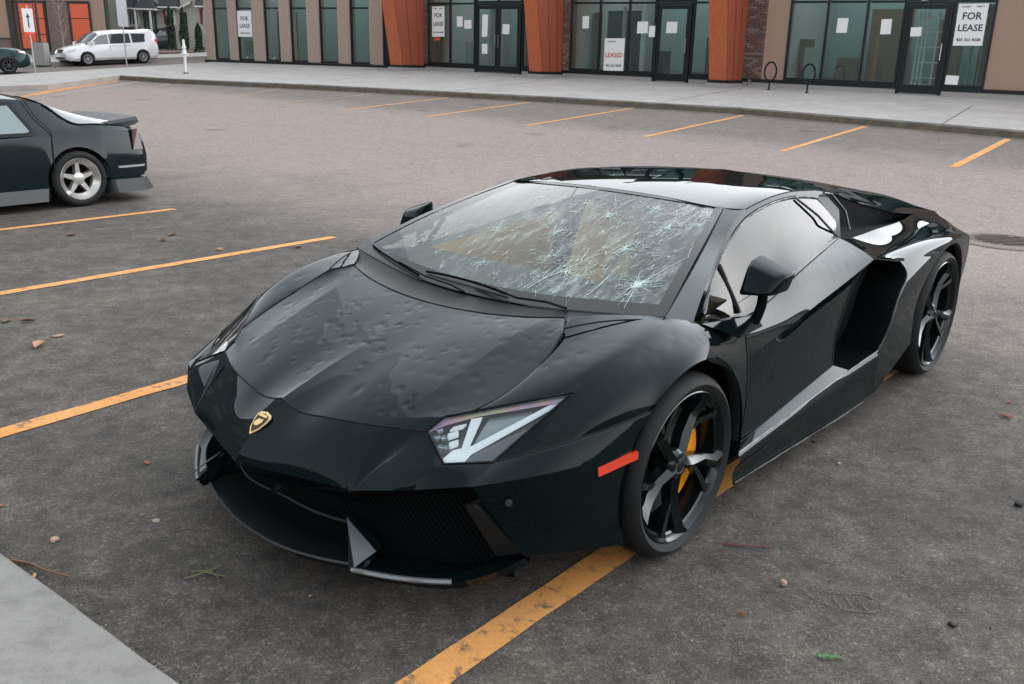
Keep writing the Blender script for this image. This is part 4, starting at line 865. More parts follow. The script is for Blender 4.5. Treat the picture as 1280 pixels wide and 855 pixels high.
# cabin
panel("cabin_floor", [np.array([[(u, v, .22) for u in (.1, 1.8)] for v in (-.8, .8)])], m=dark_int, sides=(1,))
mb = MB(); mb.hexa([tuple(p) for p in X([(-.02, -.74, .70), (-.02, .74, .70), (.42, .74, .60), (.42, -.74, .60), (-.02, -.74, .775), (-.02, .74, .775), (.40, .74, .80), (.40, -.74, .80)])]); mb.build("dashboard", dark_int, car)
mb = MB(); mb.hexa([tuple(p) for p in X([(.40, -.12, .3), (.40, .12, .3), (1.5, .12, .3), (1.5, -.12, .3), (.40, -.12, .72), (.40, .12, .72), (1.5, .12, .55), (1.5, -.12, .55)])]); mb.build("centre_console", dark_int, car)
for sv in (.38, -.38):
    mb = MB(); mb.hexa([tuple(p) for p in X([(.80, sv - .22, .30), (.80, sv + .22, .30), (1.30, sv + .22, .25), (1.30, sv - .22, .25), (.80, sv - .22, .45), (.80, sv + .22, .45), (1.30, sv + .22, .38), (1.30, sv - .22, .38)])])
    mb.hexa([tuple(p) for p in X([(1.22, sv - .23, .32), (1.22, sv + .23, .32), (1.38, sv + .23, .32), (1.38, sv - .23, .32), (1.42, sv - .17, .95), (1.42, sv + .17, .95), (1.54, sv + .15, .95), (1.54, sv - .15, .95)])])
    mb.hexa([tuple(p) for p in X([(1.41, sv - .11, .93), (1.41, sv + .11, .93), (1.50, sv + .11, .93), (1.50, sv - .11, .93), (1.46, sv - .10, 1.04), (1.46, sv + .10, 1.04), (1.53, sv + .10, 1.04), (1.53, sv - .10, 1.04)])])
    o = mb.build("seat", tan_m, car); bv = o.modifiers.new("bevel", 'BEVEL'); bv.width = .03; bv.segments = 3
mb = MB(); mb.lathe([(0, .0)] and [(0.0 + .016 * math.cos(a), .18 + .016 * math.sin(a)) for a in np.linspace(0, 2 * math.pi, 9)[:-1]], 28, 'x', closed=True); mb.box((-.012, -.17, -.02), (.012, .17, .02)); mb.lathe([(-.02, .001), (-.02, .06), (.02, .06), (.02, .001)], 16, 'x')
o = mb.build("steering_wheel", dark_int, car, 50); o.location = tuple(X((.58, .38, .78))[0]); o.rotation_euler = (0, R(-22), 0)
for s in (1, -1):
    g = coons(ln([(.35, .78, .35), (1.45, .80, .35)], 6), ln([(.35, .80, .76), (1.45, .77, .86)], 6), ln([(.35, .78, .35), (.35, .80, .76)], 4), ln([(1.45, .80, .35), (1.45, .77, .86)], 4)); v, f = weld([g]); meshobj("door_trim", X(v, s), f, tan_m, doors[0 if s == 1 else 1])
    g = np.array([ln([(.35, .80, .765), (1.45, .77, .865)], 6), ln([(.35, .855, .775), (1.45, .815, .88)], 6)]); v, f = weld([g]); meshobj("door_top", X(v, s), f, dark_int, doors[0 if s == 1 else 1])
g = np.array([ln([(1.60, -.70, .30), (1.60, .70, .30)], 4), ln([(1.80, -.55, 1.04), (1.80, .55, 1.04)], 4)]); v, f = weld([g]); meshobj("cabin_bulkhead", X(v), f, dark_int, car)
g = np.array([ln([(.86, -.56, 1.085), (1.85, -.54, 1.055)], 6), ln([(.86, 0, 1.105), (1.85, 0, 1.10)], 6), ln([(.86, .56, 1.085), (1.85, .54, 1.055)], 6)]); v, f = weld([g]); meshobj("headliner", X(v), f, dark_int, car)
mb = MB(); mb.box((-.93 - .02, -.12, 1.02), (-.93 + .02, .12, 1.08)); mb.build("rear_view_mirror", dark_int, car)
# dark inner body so nothing shows through the gaps
mb = MB(); mb.hexa([tuple(p) for p in X([(-.72, -.6, .14), (-.72, .6, .14), (3.4, .6, .16), (3.4, -.6, .16), (-.62, -.5, .42), (-.62, .5, .42), (3.4, .5, .6), (3.4, -.5, .6)])]); mb.build("chassis", inner_black, car)
mb = MB(); mb.hexa([tuple(p) for p in X([(.42, -.86, .13), (.42, .86, .13), (2.2, .84, .13), (2.2, -.84, .13), (.42, -.84, .5), (.42, .84, .5), (1.45, .84, .3), (1.45, -.84, .3)])]); mb.build("floor_pan", inner_black, car)
# seams
seams = [fs, h2, hr_, seamc, cr([DT, DC, DB], 30), belt, ln([CRr, (1.60, .80, .905)], 12), rde, dbt, ln([CRr, SX], 10), cr([DK, (-.10, .72, .822), (.02, .80, .815)], 20) + [0, 0, .004], RE, ap_i, ln([(1.94, 0, 1.122), (1.94, .5, 1.094)], 20)]
for s in (1, -1):
    mb = MB()
    for c in seams: mb.tube(X(c, s), .0032, 5, False)
    mb.build("panel_gap", gap_m, car, 60)
# shield badge on the nose
nb = np.array([-(-.052), 0, -(.07)]); 
def bz(y, z_):   # point on the nose surface plane, y across, z_ up along it
    c = np.array([-1.036, 0, .522]); up_ = np.array([.80, 0, .60]); nrm = np.array([-.60, 0, .80]); return c + up_ * z_ + np.array([0, y, 0]), nrm
def badge_poly(k, lift, name, m, par, th=.004):
    sh_ = [(0, -.040), (-.018, -.020), (-.027, .004), (-.030, .024), (-.022, .034), (0, .039), (.022, .034), (.030, .024), (.027, .004), (.018, -.020)]
    pts = []; 
    for y, z_ in sh_: p, nr = bz(y * k, z_ * k); pts.append(tuple(X(p + nr * lift)[0]))
    mb = MB(); nr = bz(0, 0)[1]; mb.prism(pts, tuple(X(nr * th)[0])); return mb.build(name, m, par)
bd = badge_poly(1.15, .0, "badge", gold_m, car); badge_poly(.92, .0038, "badge_field", mat("badge_black", (.01, .008, .004), .4), bd, .002)
def bmark(poly, name, m, lift=.0062):
    pts = [tuple(X(bz(y, z_)[0] + bz(0, 0)[1] * lift)[0]) for y, z_ in poly]; mb = MB(); mb.prism(pts, tuple(X(bz(0, 0)[1] * .0015)[0])); mb.build(name, m, bd)
bmark([(-.021, .022), (.021, .022), (.018, .031), (-.018, .031)], "badge_band", gold_m)
bmark([(-.013, -.010), (-.004, -.014), (.006, -.012), (.016, .004), (.014, .016), (.004, .012), (-.006, .014), (-.012, .006), (-.016, -.002)], "badge_bull", gold_m)
# =================================================================== shop building
tan_w = mat("tan_panel", (.30, .205, .155), .85); t_, n_, l_, b_ = nt(tan_w); a = noise(n_, l_, objcoord(n_), 80, 3); bump(n_, l_, b_, a.outputs["Fac"], .2, .003)
siding = mat("beige_siding", (.36, .275, .225), .8)
timber = mat("orange_timber", (.40, .095, .035), .55); t_, n_, l_, b_ = nt(timber); mp_ = mapping(n_, l_, objcoord(n_), (9, 9, .6)); a = noise(n_, l_, mp_.outputs[0], 3, 6, .7); l_.new(ramp(n_, l_, a.outputs["Fac"], [(.3, (.30, .065, .025)), (.7, (.47, .125, .045))]).outputs[0], b_.inputs["Base Color"])
timber_d = mat("orange_timber_shaded_side", (.27, .065, .035), .6)  # same timber darkened for the side faces, shade put into the colour
frame_m = mat("anodised_frame", (.010, .014, .015), .4, .3)
plinth_m = mat("plinth_concrete", (.27, .26, .25), .85)
mortar = mat("mortar", (.10, .085, .075), .9)
bricks_m = [mat("brick_%s" % c, k, .85) for c, k in (("brown", (.105, .062, .048)), ("red", (.14, .07, .052)), ("grey", (.115, .092, .082)), ("tan", (.19, .135, .105)))]
pane_m, pn, plk, pm1, pdf = glassmat("shop_glass", (.70, .82, .79), .09, 3.4, .008); pdf.inputs[0].default_value = (.17, .27, .25, 1)  # milky teal body added to the glass so the panes look lit
paper = mat("paper_white", (.68, .68, .67), .7); ink = mat("ink_dark", (.03, .035, .04), .7); ink_red = mat("ink_red", (.5, .07, .03), .7)
room_m = mat("shop_interior", (.34, .46, .43), .9); room_f = mat("shop_floor", (.5, .55, .52), .5); room_l = mat("shop_lining", (.28, .31, .29), .9)

bld = empty("shop_building", (0, 0, 0)); tag(bld, "single-storey shop building with full-height glass, beige siding strips and orange timber columns", "building")
M0 = np.array([-18.7, 9.75]); M1 = np.array([2.2, 10.45]); ME = (M1 - M0) / np.linalg.norm(M1 - M0); MN = np.array([-ME[1], ME[0]])
def fw(a, d, z, P=M0, E=ME, N=MN, z0=.15):
    """a metres along the facade, d metres behind it, z above the pavement"""
    s, t = P + E * a + N * d; x, y = st(s, t); xb, yb = st(*(P + E * a)); return (x, y, gz(xb, yb) + z0 + z)
ZT = 3.6
class FB_:
    """box builder in facade coordinates"""
    def __init__(s, P=M0, E=ME, N=MN): s.P, s.E, s.N = P, E, N; s.mb = MB()
    def box(s, a0, a1, d0, d1, z0, z1):
        k = dict(P=s.P, E=s.E, N=s.N); s.mb.hexa([fw(a0, d0, z0, **k), fw(a1, d0, z0, **k), fw(a1, d1, z0, **k), fw(a0, d1, z0, **k), fw(a0, d0, z1, **k), fw(a1, d0, z1, **k), fw(a1, d1, z1, **k), fw(a0, d1, z1, **k)]); return s
    def build(s, name, m, par=None): return s.mb.build(name, m, par if par is not None else bld)
def brickwork(a0, a1, z0, z1, P=M0, E=ME, N=MN, par=None):
    FB_(P, E, N).box(a0, a1, .01, .35, z0, z1).build("brick_backing", mortar, par)
    bl, bh = .21, .065; rr_ = random.Random(int(a0 * 10)); mbs_ = [FB_(P, E, N) for _ in bricks_m]; z = z0 + .005; row = 0
    while z < z1 - bh * .5:
        a = a0 - (row % 2) * bl / 2
        while a < a1:
            x0, x1 = max(a, a0), min(a + bl - .012, a1)
            if x1 - x0 > .03: mbs_[rr_.randrange(4)].box(x0, x1, -.012 - rr_.random() * .012, .02, z, min(z + bh - .012, z1))
            a += bl
        z += bh; row += 1
    for q, m in zip(mbs_, bricks_m):
        if q.mb.f: tag(q.build("brick_course", m, par), kind="stuff")
def window(a0, a1, z0, z1, mulls=(), P=M0, E=ME, N=MN, par=None, transom=None, fr=.055):
    """frame with mullions, one pane per opening"""
    k = dict(P=P, E=E, N=N); F = FB_(P, E, N); xs_ = [a0] + list(mulls) + [a1]
    F.box(a0, a0 + fr, -.03, .06, z0, z1); F.box(a1 - fr, a1, -.03, .06, z0, z1); F.box(a0 + fr, a1 - fr, -.03, .06, z0, z0 + fr * 1.3); F.box(a0 + fr, a1 - fr, -.03, .06, z1 - fr, z1)
    for m_ in mulls: F.box(m_ - fr / 2, m_ + fr / 2, -.032, .055, z0 + fr * 1.3 + .001, z1 - fr - .001)
    if transom:
        for q0, q1 in zip(xs_[:-1], xs_[1:]): F.box(q0 + fr / 2 + .028, q1 - fr / 2 - .028, -.029, .05, transom - fr / 2, transom + fr / 2)
    fo = F.build("window_frame", frame_m, par)
    for q0, q1 in zip(xs_[:-1], xs_[1:]):
        zs = [z0 + .02, transom, z1 - .02] if transom else [z0 + .02, z1 - .02]
        for za, zb in zip(zs[:-1], zs[1:]):
            MB().add([fw(q0 + .02, .02, za, **k), fw(q1 - .02, .02, za, **k), fw(q1 - .02, .02, zb, **k), fw(q0 + .02, .02, zb, **k)], [(0, 1, 2, 3)]).build("pane", pane_m, fo)
    return fo
def door(a0, a1, z1, leaves=1, P=M0, E=ME, N=MN):
    k = dict(P=P, E=E, N=N); F = FB_(P, E, N); F.box(a0 - .06, a0, -.06, .07, 0, z1 + .06); F.box(a1, a1 + .06, -.06, .07, 0, z1 + .06); F.box(a0, a1, -.06, .07, z1, z1 + .06); F.build("door_frame", frame_m)
    w = (a1 - a0) / leaves
    for i in range(leaves):
        b0 = a0 + i * w + .006; b1 = b0 + w - .012; D_ = FB_(P, E, N); D_.box(b0, b0 + .10, -.045, .005, .03, z1 - .01); D_.box(b1 - .10, b1, -.045, .005, .03, z1 - .01); D_.box(b0 + .10, b1 - .10, -.045, .005, .03, .24); D_.box(b0 + .10, b1 - .10, -.045, .005, z1 - .12, z1 - .01)
        do = D_.build("door", frame_m); MB().add([fw(b0 + .09, -.02, .22, **k), fw(b1 - .09, -.02, .22, **k), fw(b1 - .09, -.02, z1 - .1, **k), fw(b0 + .09, -.02, z1 - .1, **k)], [(0, 1, 2, 3)]).build("pane", pane_m, do)
        hx = (b1 - .06) if (leaves == 2 and i == 0) or leaves == 1 else b0 + .06
        mb = MB(); mb.tube([fw(hx, -.10, .85, **k), fw(hx, -.10, 1.25, **k)], .014, 8); mb.tube([fw(hx, -.10, .88, **k), fw(hx, -.045, .88, **k)], .01, 6); mb.tube([fw(hx, -.10, 1.22, **k), fw(hx, -.045, 1.22, **k)], .01, 6); mb.build("handle", mat("steel_handle", (.45, .45, .45), .3, .9), do)
TR = 2.26
def plinth(a0, a1, P=M0, E=ME, N=MN, d=-.05): FB_(P, E, N).box(a0, a1, d, .3, -.2, .11).build("plinth", plinth_m); FB_(P, E, N).box(a0, a1, d - .012, .3, .112, .205).build("sill", frame_m)
# right bay: tan walls, three lights, door, light with the lease board
FB_().box(13.74, 14.39, 0, .3, .2, ZT).build("tan_wall", tan_w); FB_().box(19.52, 30, 0, .3, .2, ZT).build("tan_wall", tan_w)
plinth(13.0, 17.44); plinth(18.56, 30)
window(14.39, 17.42, .205, 3.5, (15.43, 16.47), transom=TR); door(17.50, 18.48, 2.2); window(18.56, 19.52, .205, 3.5, transom=TR); window(17.44, 18.54, 2.27, 3.5)
# middle right bay
brickwork(13.12, 13.74, .2, ZT); brickwork(6.74, 7.2, .2, ZT); brickwork(.45, 1.05, .2, ZT)
plinth(6.7, 10.25); plinth(11.5, 13.0); plinth(.4, 3.27); plinth(5.3, 5.75)
window(7.2, 10.27, .205, 3.5, (8.29, 9.34), transom=TR); door(10.34, 11.40, 2.2); window(11.48, 12.25, .205, 3.5, transom=TR); window(10.29, 11.46, 2.27, 3.5)
# middle left bay with the double doors
window(1.05, 3.24, .205, 3.5, (2.10,), transom=TR); door(3.32, 5.18, 2.2, 2); window(5.26, 5.72, .205, 3.5, transom=TR); window(3.26, 5.24, 2.27, 3.5, (4.25,))
FB_().box(12.2, 13.12, .02, .3, .2, ZT).build("wall_behind_column", frame_m); FB_().box(5.72, 6.76, .02, .3, .2, ZT).build("wall_behind_column", frame_m); FB_().box(-.9, .45, .02, .3, -.1, ZT).build("wall_behind_column", frame_m)
FB_().box(-.9, 30, 0.01, .35, 3.62, 3.8).build("fascia", tan_w)
# orange timber columns: broader at the top, on concrete pads, with a groove
def column(a0, a1, dfront):
    z1 = 3.55; g = -.38 * (z1 - .1) / 2.3; m_ = timber
    mb = MB(); mb.hexa([fw(a0, dfront, .14), fw(a1, dfront, .14), fw(a1, -.02, .14), fw(a0, -.02, .14), fw(a0 - .05, dfront + g, z1), fw(a1 - .02, dfront + g, z1), fw(a1 - .02, -.02, z1), fw(a0 - .05, -.02, z1)]); c = mb.build("timber_column", m_, bld)
    for (q0, q1) in ((.02, .36), (.40, .70), (.74, .99)):
        D0, D1 = dfront, dfront + g; e0 = lambda q: D0 * (1 - q) - .02 * q; e1 = lambda q: D1 * (1 - q) - .02 * q
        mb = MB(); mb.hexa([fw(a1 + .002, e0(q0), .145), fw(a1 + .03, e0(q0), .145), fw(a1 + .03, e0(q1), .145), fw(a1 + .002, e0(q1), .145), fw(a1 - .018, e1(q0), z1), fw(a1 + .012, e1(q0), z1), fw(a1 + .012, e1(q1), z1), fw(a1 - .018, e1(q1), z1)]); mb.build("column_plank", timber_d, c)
    FB_().box(a0 - .03, a1 + .08, dfront - .04, -.02, .062, .138).build("column_shoe", frame_m, c); FB_().box(a0 - .05, a1 + .10, dfront - .08, -.02, -.2, .06).build("column_pad", plinth_m, c)
column(12.62, 13.14, -1.05); column(6.42, 6.90, -1.15); column(.30, .86, -1.20)
# left wing of siding strips and slot windows
L0 = np.array([-28.2, 8.1]); L1 = np.array([-19.0, 9.9]); LE = (L1 - L0) / np.linalg.norm(L1 - L0); LN = np.array([-LE[1], LE[0]]); kw = dict(P=L0, E=LE, N=LN)
edges = [(-.59, -.13), (.72, 1.17), (2.04, 2.64), (3.45, 3.99), (4.84, 5.45), (6.35, 6.93), (7.84, 8.47)]
for q, (a0, a1) in enumerate(edges):
    w = FB_(L0, LE, LN).box(a0 + .02, a1, -.10, .3, .1, ZT).build("siding_pier", siding); n = int((a1 - a0) / .075); F = FB_(L0, LE, LN)
    for i in range(n): x = a0 + .03 + i * (a1 - a0 - .03) / n; F.box(x, x + .05, -.112, -.099, .105, ZT - .01)
    F.build("siding_rib", siding, w)
for (a, b) in zip(edges[:-1], edges[1:]): window(a[1], b[0] + .02, .08, 3.58, (), P=L0, E=LE, N=LN, transom=2.12, fr=.06)
FB_(L0, LE, LN).box(-.7, 8.7, -.13, .3, -.05, .075).build("sill", frame_m); FB_(L0, LE, LN).box(8.47, 8.85, -.06, .3, -.3, ZT).build("corner_post", frame_m); FB_(L0, LE, LN).box(-.7, 8.8, -.10, .35, ZT, 3.8).build("fascia", siding)
FB_(L0, LE, LN).box(-.72, 8.7, -.16, .35, -.3, -.055).build("plinth", plinth_m)
# rooms behind the glass
def room(a0, a1, dep, k, par):
    P, E, N = k["P"], k["E"], k["N"]
    FB_(P, E, N).box(a0, a1, .35, dep, -.04, .02).build("room_floor", room_f, par); FB_(P, E, N).box(a0, a1, dep, dep + .1, .02, 3.6).build("room_wall", room_m, par); FB_(P, E, N).box(a0, a1, .36, dep * .5, 3.62, 3.7).build("room_ceiling", room_m, par)  # ceiling stops halfway so sky light floods the room
    for x in (a0, a1): FB_(P, E, N).box(x, x + .1, .37, dep - .01, .02, 3.6).build("room_wall", room_l, par)
km = dict(P=M0, E=ME, N=MN)
for a0, a1 in ((-.2, 6.2), (6.6, 12.9), (13.4, 20.2)): room(a0, a1, 6.5, km, bld)
room(-.3, 8.4, 5, kw, bld)
FB_().box(-1, 30, 7, 12, 0, 3.75).build("rear_block", tan_w); FB_(L0, LE, LN).box(-.7, 8.8, 5.2, 9, 0, 3.75).build("rear_block", siding)
mb = MB(); R_ = [fw(-1, -.2, 3.8), fw(30, -.2, 3.8), fw(30, 3.2, 3.8), fw(-1, 3.2, 3.8)]; R2_ = [fw(-1, 6.3, 3.8), fw(30, 6.3, 3.8), fw(30, 12, 3.8), fw(-1, 12, 3.8)]; mb.prism(R_, (0, 0, .15)); mb.prism(R2_, (0, 0, .15)); mb.prism([fw(-.8, -.2, 3.8, **kw), fw(8.9, -.2, 3.8, **kw), fw(8.9, 2.6, 3.8, **kw), fw(-.8, 2.6, 3.8, **kw)], (0, 0, .14)); mb.prism([fw(-.8, 4.9, 3.8, **kw), fw(8.9, 4.9, 3.8, **kw), fw(8.9, 9, 3.8, **kw), fw(-.8, 9, 3.8, **kw)], (0, 0, .14)); mb.build("flat_roof", frame_m, bld)  # roof gap added over the rooms to brighten them from above
# left-over shop fittings seen through the glass
for (a, w, h_, m_) in ((8.75, .10, 2.2, room_l), (9.44, .14, 2.3, mat("white_post", (.6, .62, .6), .8)), (1.3, .16, 2.2, room_l), (2.3, .5, 1.0, room_l), (14.7, .4, 1.1, room_l), (16.6, .08, 2.1, mat("orange_post", (.35, .12, .04), .8)), (19.2, .05, 2.0, room_l), (18.95, .05, 2.0, room_l)):
    FB_().box(a, a + w, .6, .7, .02, h_).build("interior_post", m_)
rp_ = random.Random(6); tones = [mat("panel_grey", (.36, .40, .38), .9), mat("panel_dark", (.02, .03, .03), .9), mat("panel_green", (.16, .26, .23), .9), mat("panel_brown", (.20, .13, .08), .9)]
for k_k, lim in ((km, (-.1, 20.0)), (kw, (-.2, 8.2))):  # invented panels of mixed tone, standing in for varied reflections in the glass
    a = lim[0]
    while a < lim[1] - .6:
        w_ = rp_.uniform(.25, 1.3); dd_ = rp_.choice((1.2, 2.2, 3.5, 5.6)); FB_(k_k["P"], k_k["E"], k_k["N"]).box(a, min(a + w_, lim[1]), dd_, dd_ + .08, .03, rp_.choice((.9, 1.4, 2.1, 2.4, 3.4))).build("tone_panel", rp_.choice(tones)); a += w_ + rp_.uniform(.05, .9)
wm = mat("grid_shelf_white", (.6, .6, .6), .6)
F = FB_()
for x in (17.66, 17.76, 17.86, 18.12): F.box(x, x + .045, .5, .52, .1, 2.05)
for z in (.4, .78, 1.16, 1.54, 1.9): F.box(17.66, 18.35, .49, .50, z, z + .03)
F.build("grid_shelf", wm)

# signs and notices taped to the glass: each a thing of its own
def board(name, label, a0, a1, z0, z1, lines, par_=None, d=-.045, tilt=0, m=paper, grp=None, k=None):
    k = k or km; c0 = np.array(fw((a0 + a1) / 2, d, (z0 + z1) / 2, **k)); w, h_ = a1 - a0, z1 - z0; ex = np.array(fw(a1, d, 0, **k)) - np.array(fw(a0, d, 0, **k)); ang = math.atan2(ex[1], ex[0])
    if not lines:
        mb = MB(); mb.box((-w / 2, -.002, -h_ / 2), (w / 2, .002, h_ / 2)); o = mb.build(name, m)
        o.location = c0; o.rotation_euler = (0, tilt, ang); return tag(o, label, "notice" if name == "paper_notice" else "sign", grp)
    t = empty(name, c0, ang); t.rotation_euler = (0, tilt, ang); tag(t, label, "sign", grp)
    mb = MB(); mb.box((-w / 2, -.004, -h_ / 2), (w / 2, .004, h_ / 2)); mb.build("board", m, t)
    for txt, x, z, size, mm_ in lines:
        cu = bpy.data.curves.new("lettering", 'FONT'); cu.body = txt; cu.size = size; cu.align_x = 'CENTER'; cu.align_y = 'CENTER'; cu.extrude = .0012; cu.offset = size * .018; cu.resolution_u = 2
        tmp = bpy.data.objects.new("tmp", cu); COL.objects.link(tmp); dg = bpy.context.evaluated_depsgraph_get(); me = bpy.data.meshes.new_from_object(tmp.evaluated_get(dg)); bpy.data.objects.remove(tmp)
        me.materials.clear(); me.materials.append(mm_); o = link(bpy.data.objects.new("lettering", me), t); o.location = (x * w, -.0065, z * h_); o.rotation_euler = (R(90), 0, 0)
        wd = o.dimensions.x if o.dimensions.x else 1
    return t
L3 = lambda hs: [("CLARITY", -.22, .43, .055, ink), ("REALTY", .25, .43, .05, ink), ("FOR", 0, .20, hs, ink), ("LEASE", 0, -.08, hs * .93, ink), ("403 262 4608", 0, -.36, hs * .42, ink)]
board("for_lease_sign", "white FOR LEASE sign in the window right of the far right door", 18.66, 19.33, 1.22, 2.2, L3(.235))
board("for_lease_sign", "white FOR LEASE sign in the shop window left of the glazed double doors", 1.28, 1.86, 1.15, 2.17, L3(.20))
board("for_lease_sign", "white lease sign in the second slot window of the beige siding wing", 1.22, 1.98, 1.02, 2.02, [("FOR", 0, .20, .22, ink), ("LEASE", 0, -.08, .21, ink), ("403 262 4608", 0, -.36, .09, ink)], k=kw, d=-.05)
board("leased_sign", "white sign with LEASED in red standing low in the window of the middle bay", 8.52, 9.24, .25, 1.22, [("FOR LEASE", -.15, .40, .06, ink), ("LEASED", 0, -.02, .19, ink_red), ("403 262 4608", 0, -.34, .10, ink)])
for (a0, a1, z0, z1, lab) in [(7.66, 7.90, 1.5, 1.87, "sheet of white paper on the leftmost pane of the middle bay"), (9.65, 10.02, 1.38, 1.72, "wide white paper notice on the pane left of the middle single door"), (10.06, 10.30, 1.28, 1.60, "white paper notice with red print close to the middle single door"), (10.66, 11.02, 1.40, 1.72, "white paper notice taped on the middle single door"),
    (15.72, 16.0, 1.48, 1.85, "white paper notice on the second pane of the right bay"), (16.86, 17.12, 1.46, 1.83, "white paper notice on the third pane of the right bay"), (17.62, 17.88, 1.42, 1.64, "small white notice taped on the far right door"), (18.62, 18.92, .28, .50, "small white card at the foot of the pane under the right FOR LEASE sign"),
    (2.44, 2.70, 1.50, 1.84, "white paper sheet on the pane beside the double doors"), (2.78, 3.10, 1.44, 1.72, "white paper notice nearest the left leaf of the double doors"), (4.48, 4.78, 1.28, 1.60, "white notice on the right leaf of the double doors"), (3.60, 3.84, .62, .95, "white sheet low on the left leaf of the double doors"), (3.60, 3.84, 1.18, 1.90, "tall white poster on the left leaf of the double doors")]:
    dd = -.075 if (3.3 < a0 < 5.2 or 10.5 < a0 < 11.4 or 17.5 < a0 < 18.5) else -.045
    board("paper_notice", lab, a0, a1, z0, z1, None, d=dd, tilt=random.uniform(-.04, .04))
board("sticker", "small orange sticker below the left FOR LEASE sign", 1.36, 1.66, 1.02, 1.12, None, m=mat("orange_card", (.45, .10, .03), .7))
# door numbers over the right door
board("door_number", "white unit number 12277 above the far right door", 17.6, 18.1, 2.265, 2.32, [("12277", 0, 0, .07, paper)], m=frame_m, d=-.07)
# bike hoops
for i, (s, t, lab) in enumerate(((-4.32, 9.30, "black steel bicycle hoop nearest the brick pier"), (-3.14, 9.02, "black steel bicycle hoop standing in front of the right shop windows"))):
    mb = MB(); mb.tube([(0, 0, 0), (0, 0, .24)] + [(.16 * math.sin(q) * 1.0, 0, .48 - .25 * math.cos(q)) for q in np.linspace(0, 2 * math.pi, 24)], .024, 8); mb.lathe([(0, .07), (.012, .07), (.014, .001)], 16, 'z')
    o = mb.build("bicycle_hoop", satin_black if 'satin_black' in globals() else frame_m, smooth=50); o.location = stz(s, t, .15); o.rotation_euler = (0, 0, math.atan2(SS[1], SS[0]) + .15); tag(o, lab, "bike rack", "bicycle hoops on the pavement")

# houses on the other side of the lot, behind the camera: seen mirrored in the shop glass
hw_ = mat("far_house_wall", (.24, .23, .21), .85); hr_m = mat("far_house_roof", (.035, .038, .042), .9); hg_m = mat("far_house_glass", (.02, .03, .03), .15)
rr_ = random.Random(21); terrace = empty("terrace_row", (*st(-86, -45), 0), math.atan2(SS[1], SS[0]))
tag(terrace, "row of dark-roofed houses across the lot, mirrored in the shop glass", "building")
for i in range(11):
    s0 = -92 + i * 13.5; w = 11.5 + rr_.uniform(-1, 1.4); hgt = rr_.uniform(5.6, 7.2); t0 = -44 - rr_.uniform(0, 3)
    ex = i * 13.5; e = terrace
    MB().box((ex - w / 2, -8, 0), (ex + w / 2, 0, hgt)).build("wall", hw_, e)
    MB().add([(ex - w / 2 - .4, .5, hgt), (ex + w / 2 + .4, .5, hgt), (ex + w / 2 + .4, -8.5, hgt), (ex - w / 2 - .4, -8.5, hgt), (ex - w / 2 + 1, -4, hgt + 2.2), (ex + w / 2 - 1, -4, hgt + 2.2)], [(0, 1, 2, 3), (0, 4, 5, 1), (3, 2, 5, 4), (0, 3, 4), (1, 5, 2)]).build("roof", hr_m, e)
    for fl in (0, 1):
        for k_ in range(4):
            x = ex - w / 2 + 1.2 + k_ * (w - 2.4) / 3; MB().box((x - .55, .001, 1.0 + fl * 2.8), (x + .55, .05, 2.3 + fl * 2.8)).build("window", hg_m, e)

# unseen dark block added on the left to darken the bonnet and far flank
e = empty("unseen_dark_block", (-34, 4, 0)); tag(e, "tall dark apartment block left of the lot, mirrored in the sports car's bonnet", "building")
MB().box((-6, -34, 0), (6, 30, 15)).build("wall", mat("dark_cladding", (.055, .065, .068), .7), e)
for fl in range(4):
    for k_ in range(14): y = -32 + k_ * 4.5; MB().box((6.001, y, 1.2 + fl * 3.5), (6.06, y + 2.2, 3.0 + fl * 3.5)).build("window", hg_m, e)
# =================================================================== other vehicles
def shell(name, secs, m, par, nsub=40, ring=44, sharp=28):
    """closed body lofted through cross sections; secs: (a, [(v, z) ... from bottom centre over the side to top centre])"""
    C = np.array([[(a, v_, z) for v_, z in p] for a, p in secs], float)            # S x K x 3
    K = C.shape[1]; G1 = np.zeros((nsub, K, 3))
    for k in range(K): 
        T = C[:, k, 0]; aa = np.linspace(T[0], T[-1], nsub); curve = cr(C[:, k], nsub * 6); o_ = np.argsort(curve[:, 0]); G1[:, k, 0] = aa; G1[:, k, 1] = np.interp(aa, curve[o_, 0], curve[o_, 1]); G1[:, k, 2] = np.interp(aa, curve[o_, 0], curve[o_, 2])
    V = []; F = []; M_ = 2 * K - 2
    for i in range(nsub):
        for k in range(K): V.append(tuple(G1[i, k]))
        for k in range(K - 2, 0, -1): V.append((G1[i, k, 0], -G1[i, k, 1], G1[i, k, 2]))
    for i in range(nsub - 1):
        for k in range(M_): F.append((i * M_ + k, i * M_ + (k + 1) % M_, (i + 1) * M_ + (k + 1) % M_, (i + 1) * M_ + k))
    F.append(tuple(range(M_))[::-1]); F.append(tuple((nsub - 1) * M_ + k for k in range(M_)))
    o = meshobj(name, V, F, m, par); bm = bmesh.new(); bm.from_mesh(o.data); bmesh.ops.recalc_face_normals(bm, faces=bm.faces); bm.to_mesh(o.data); bm.free()
    return o, G1
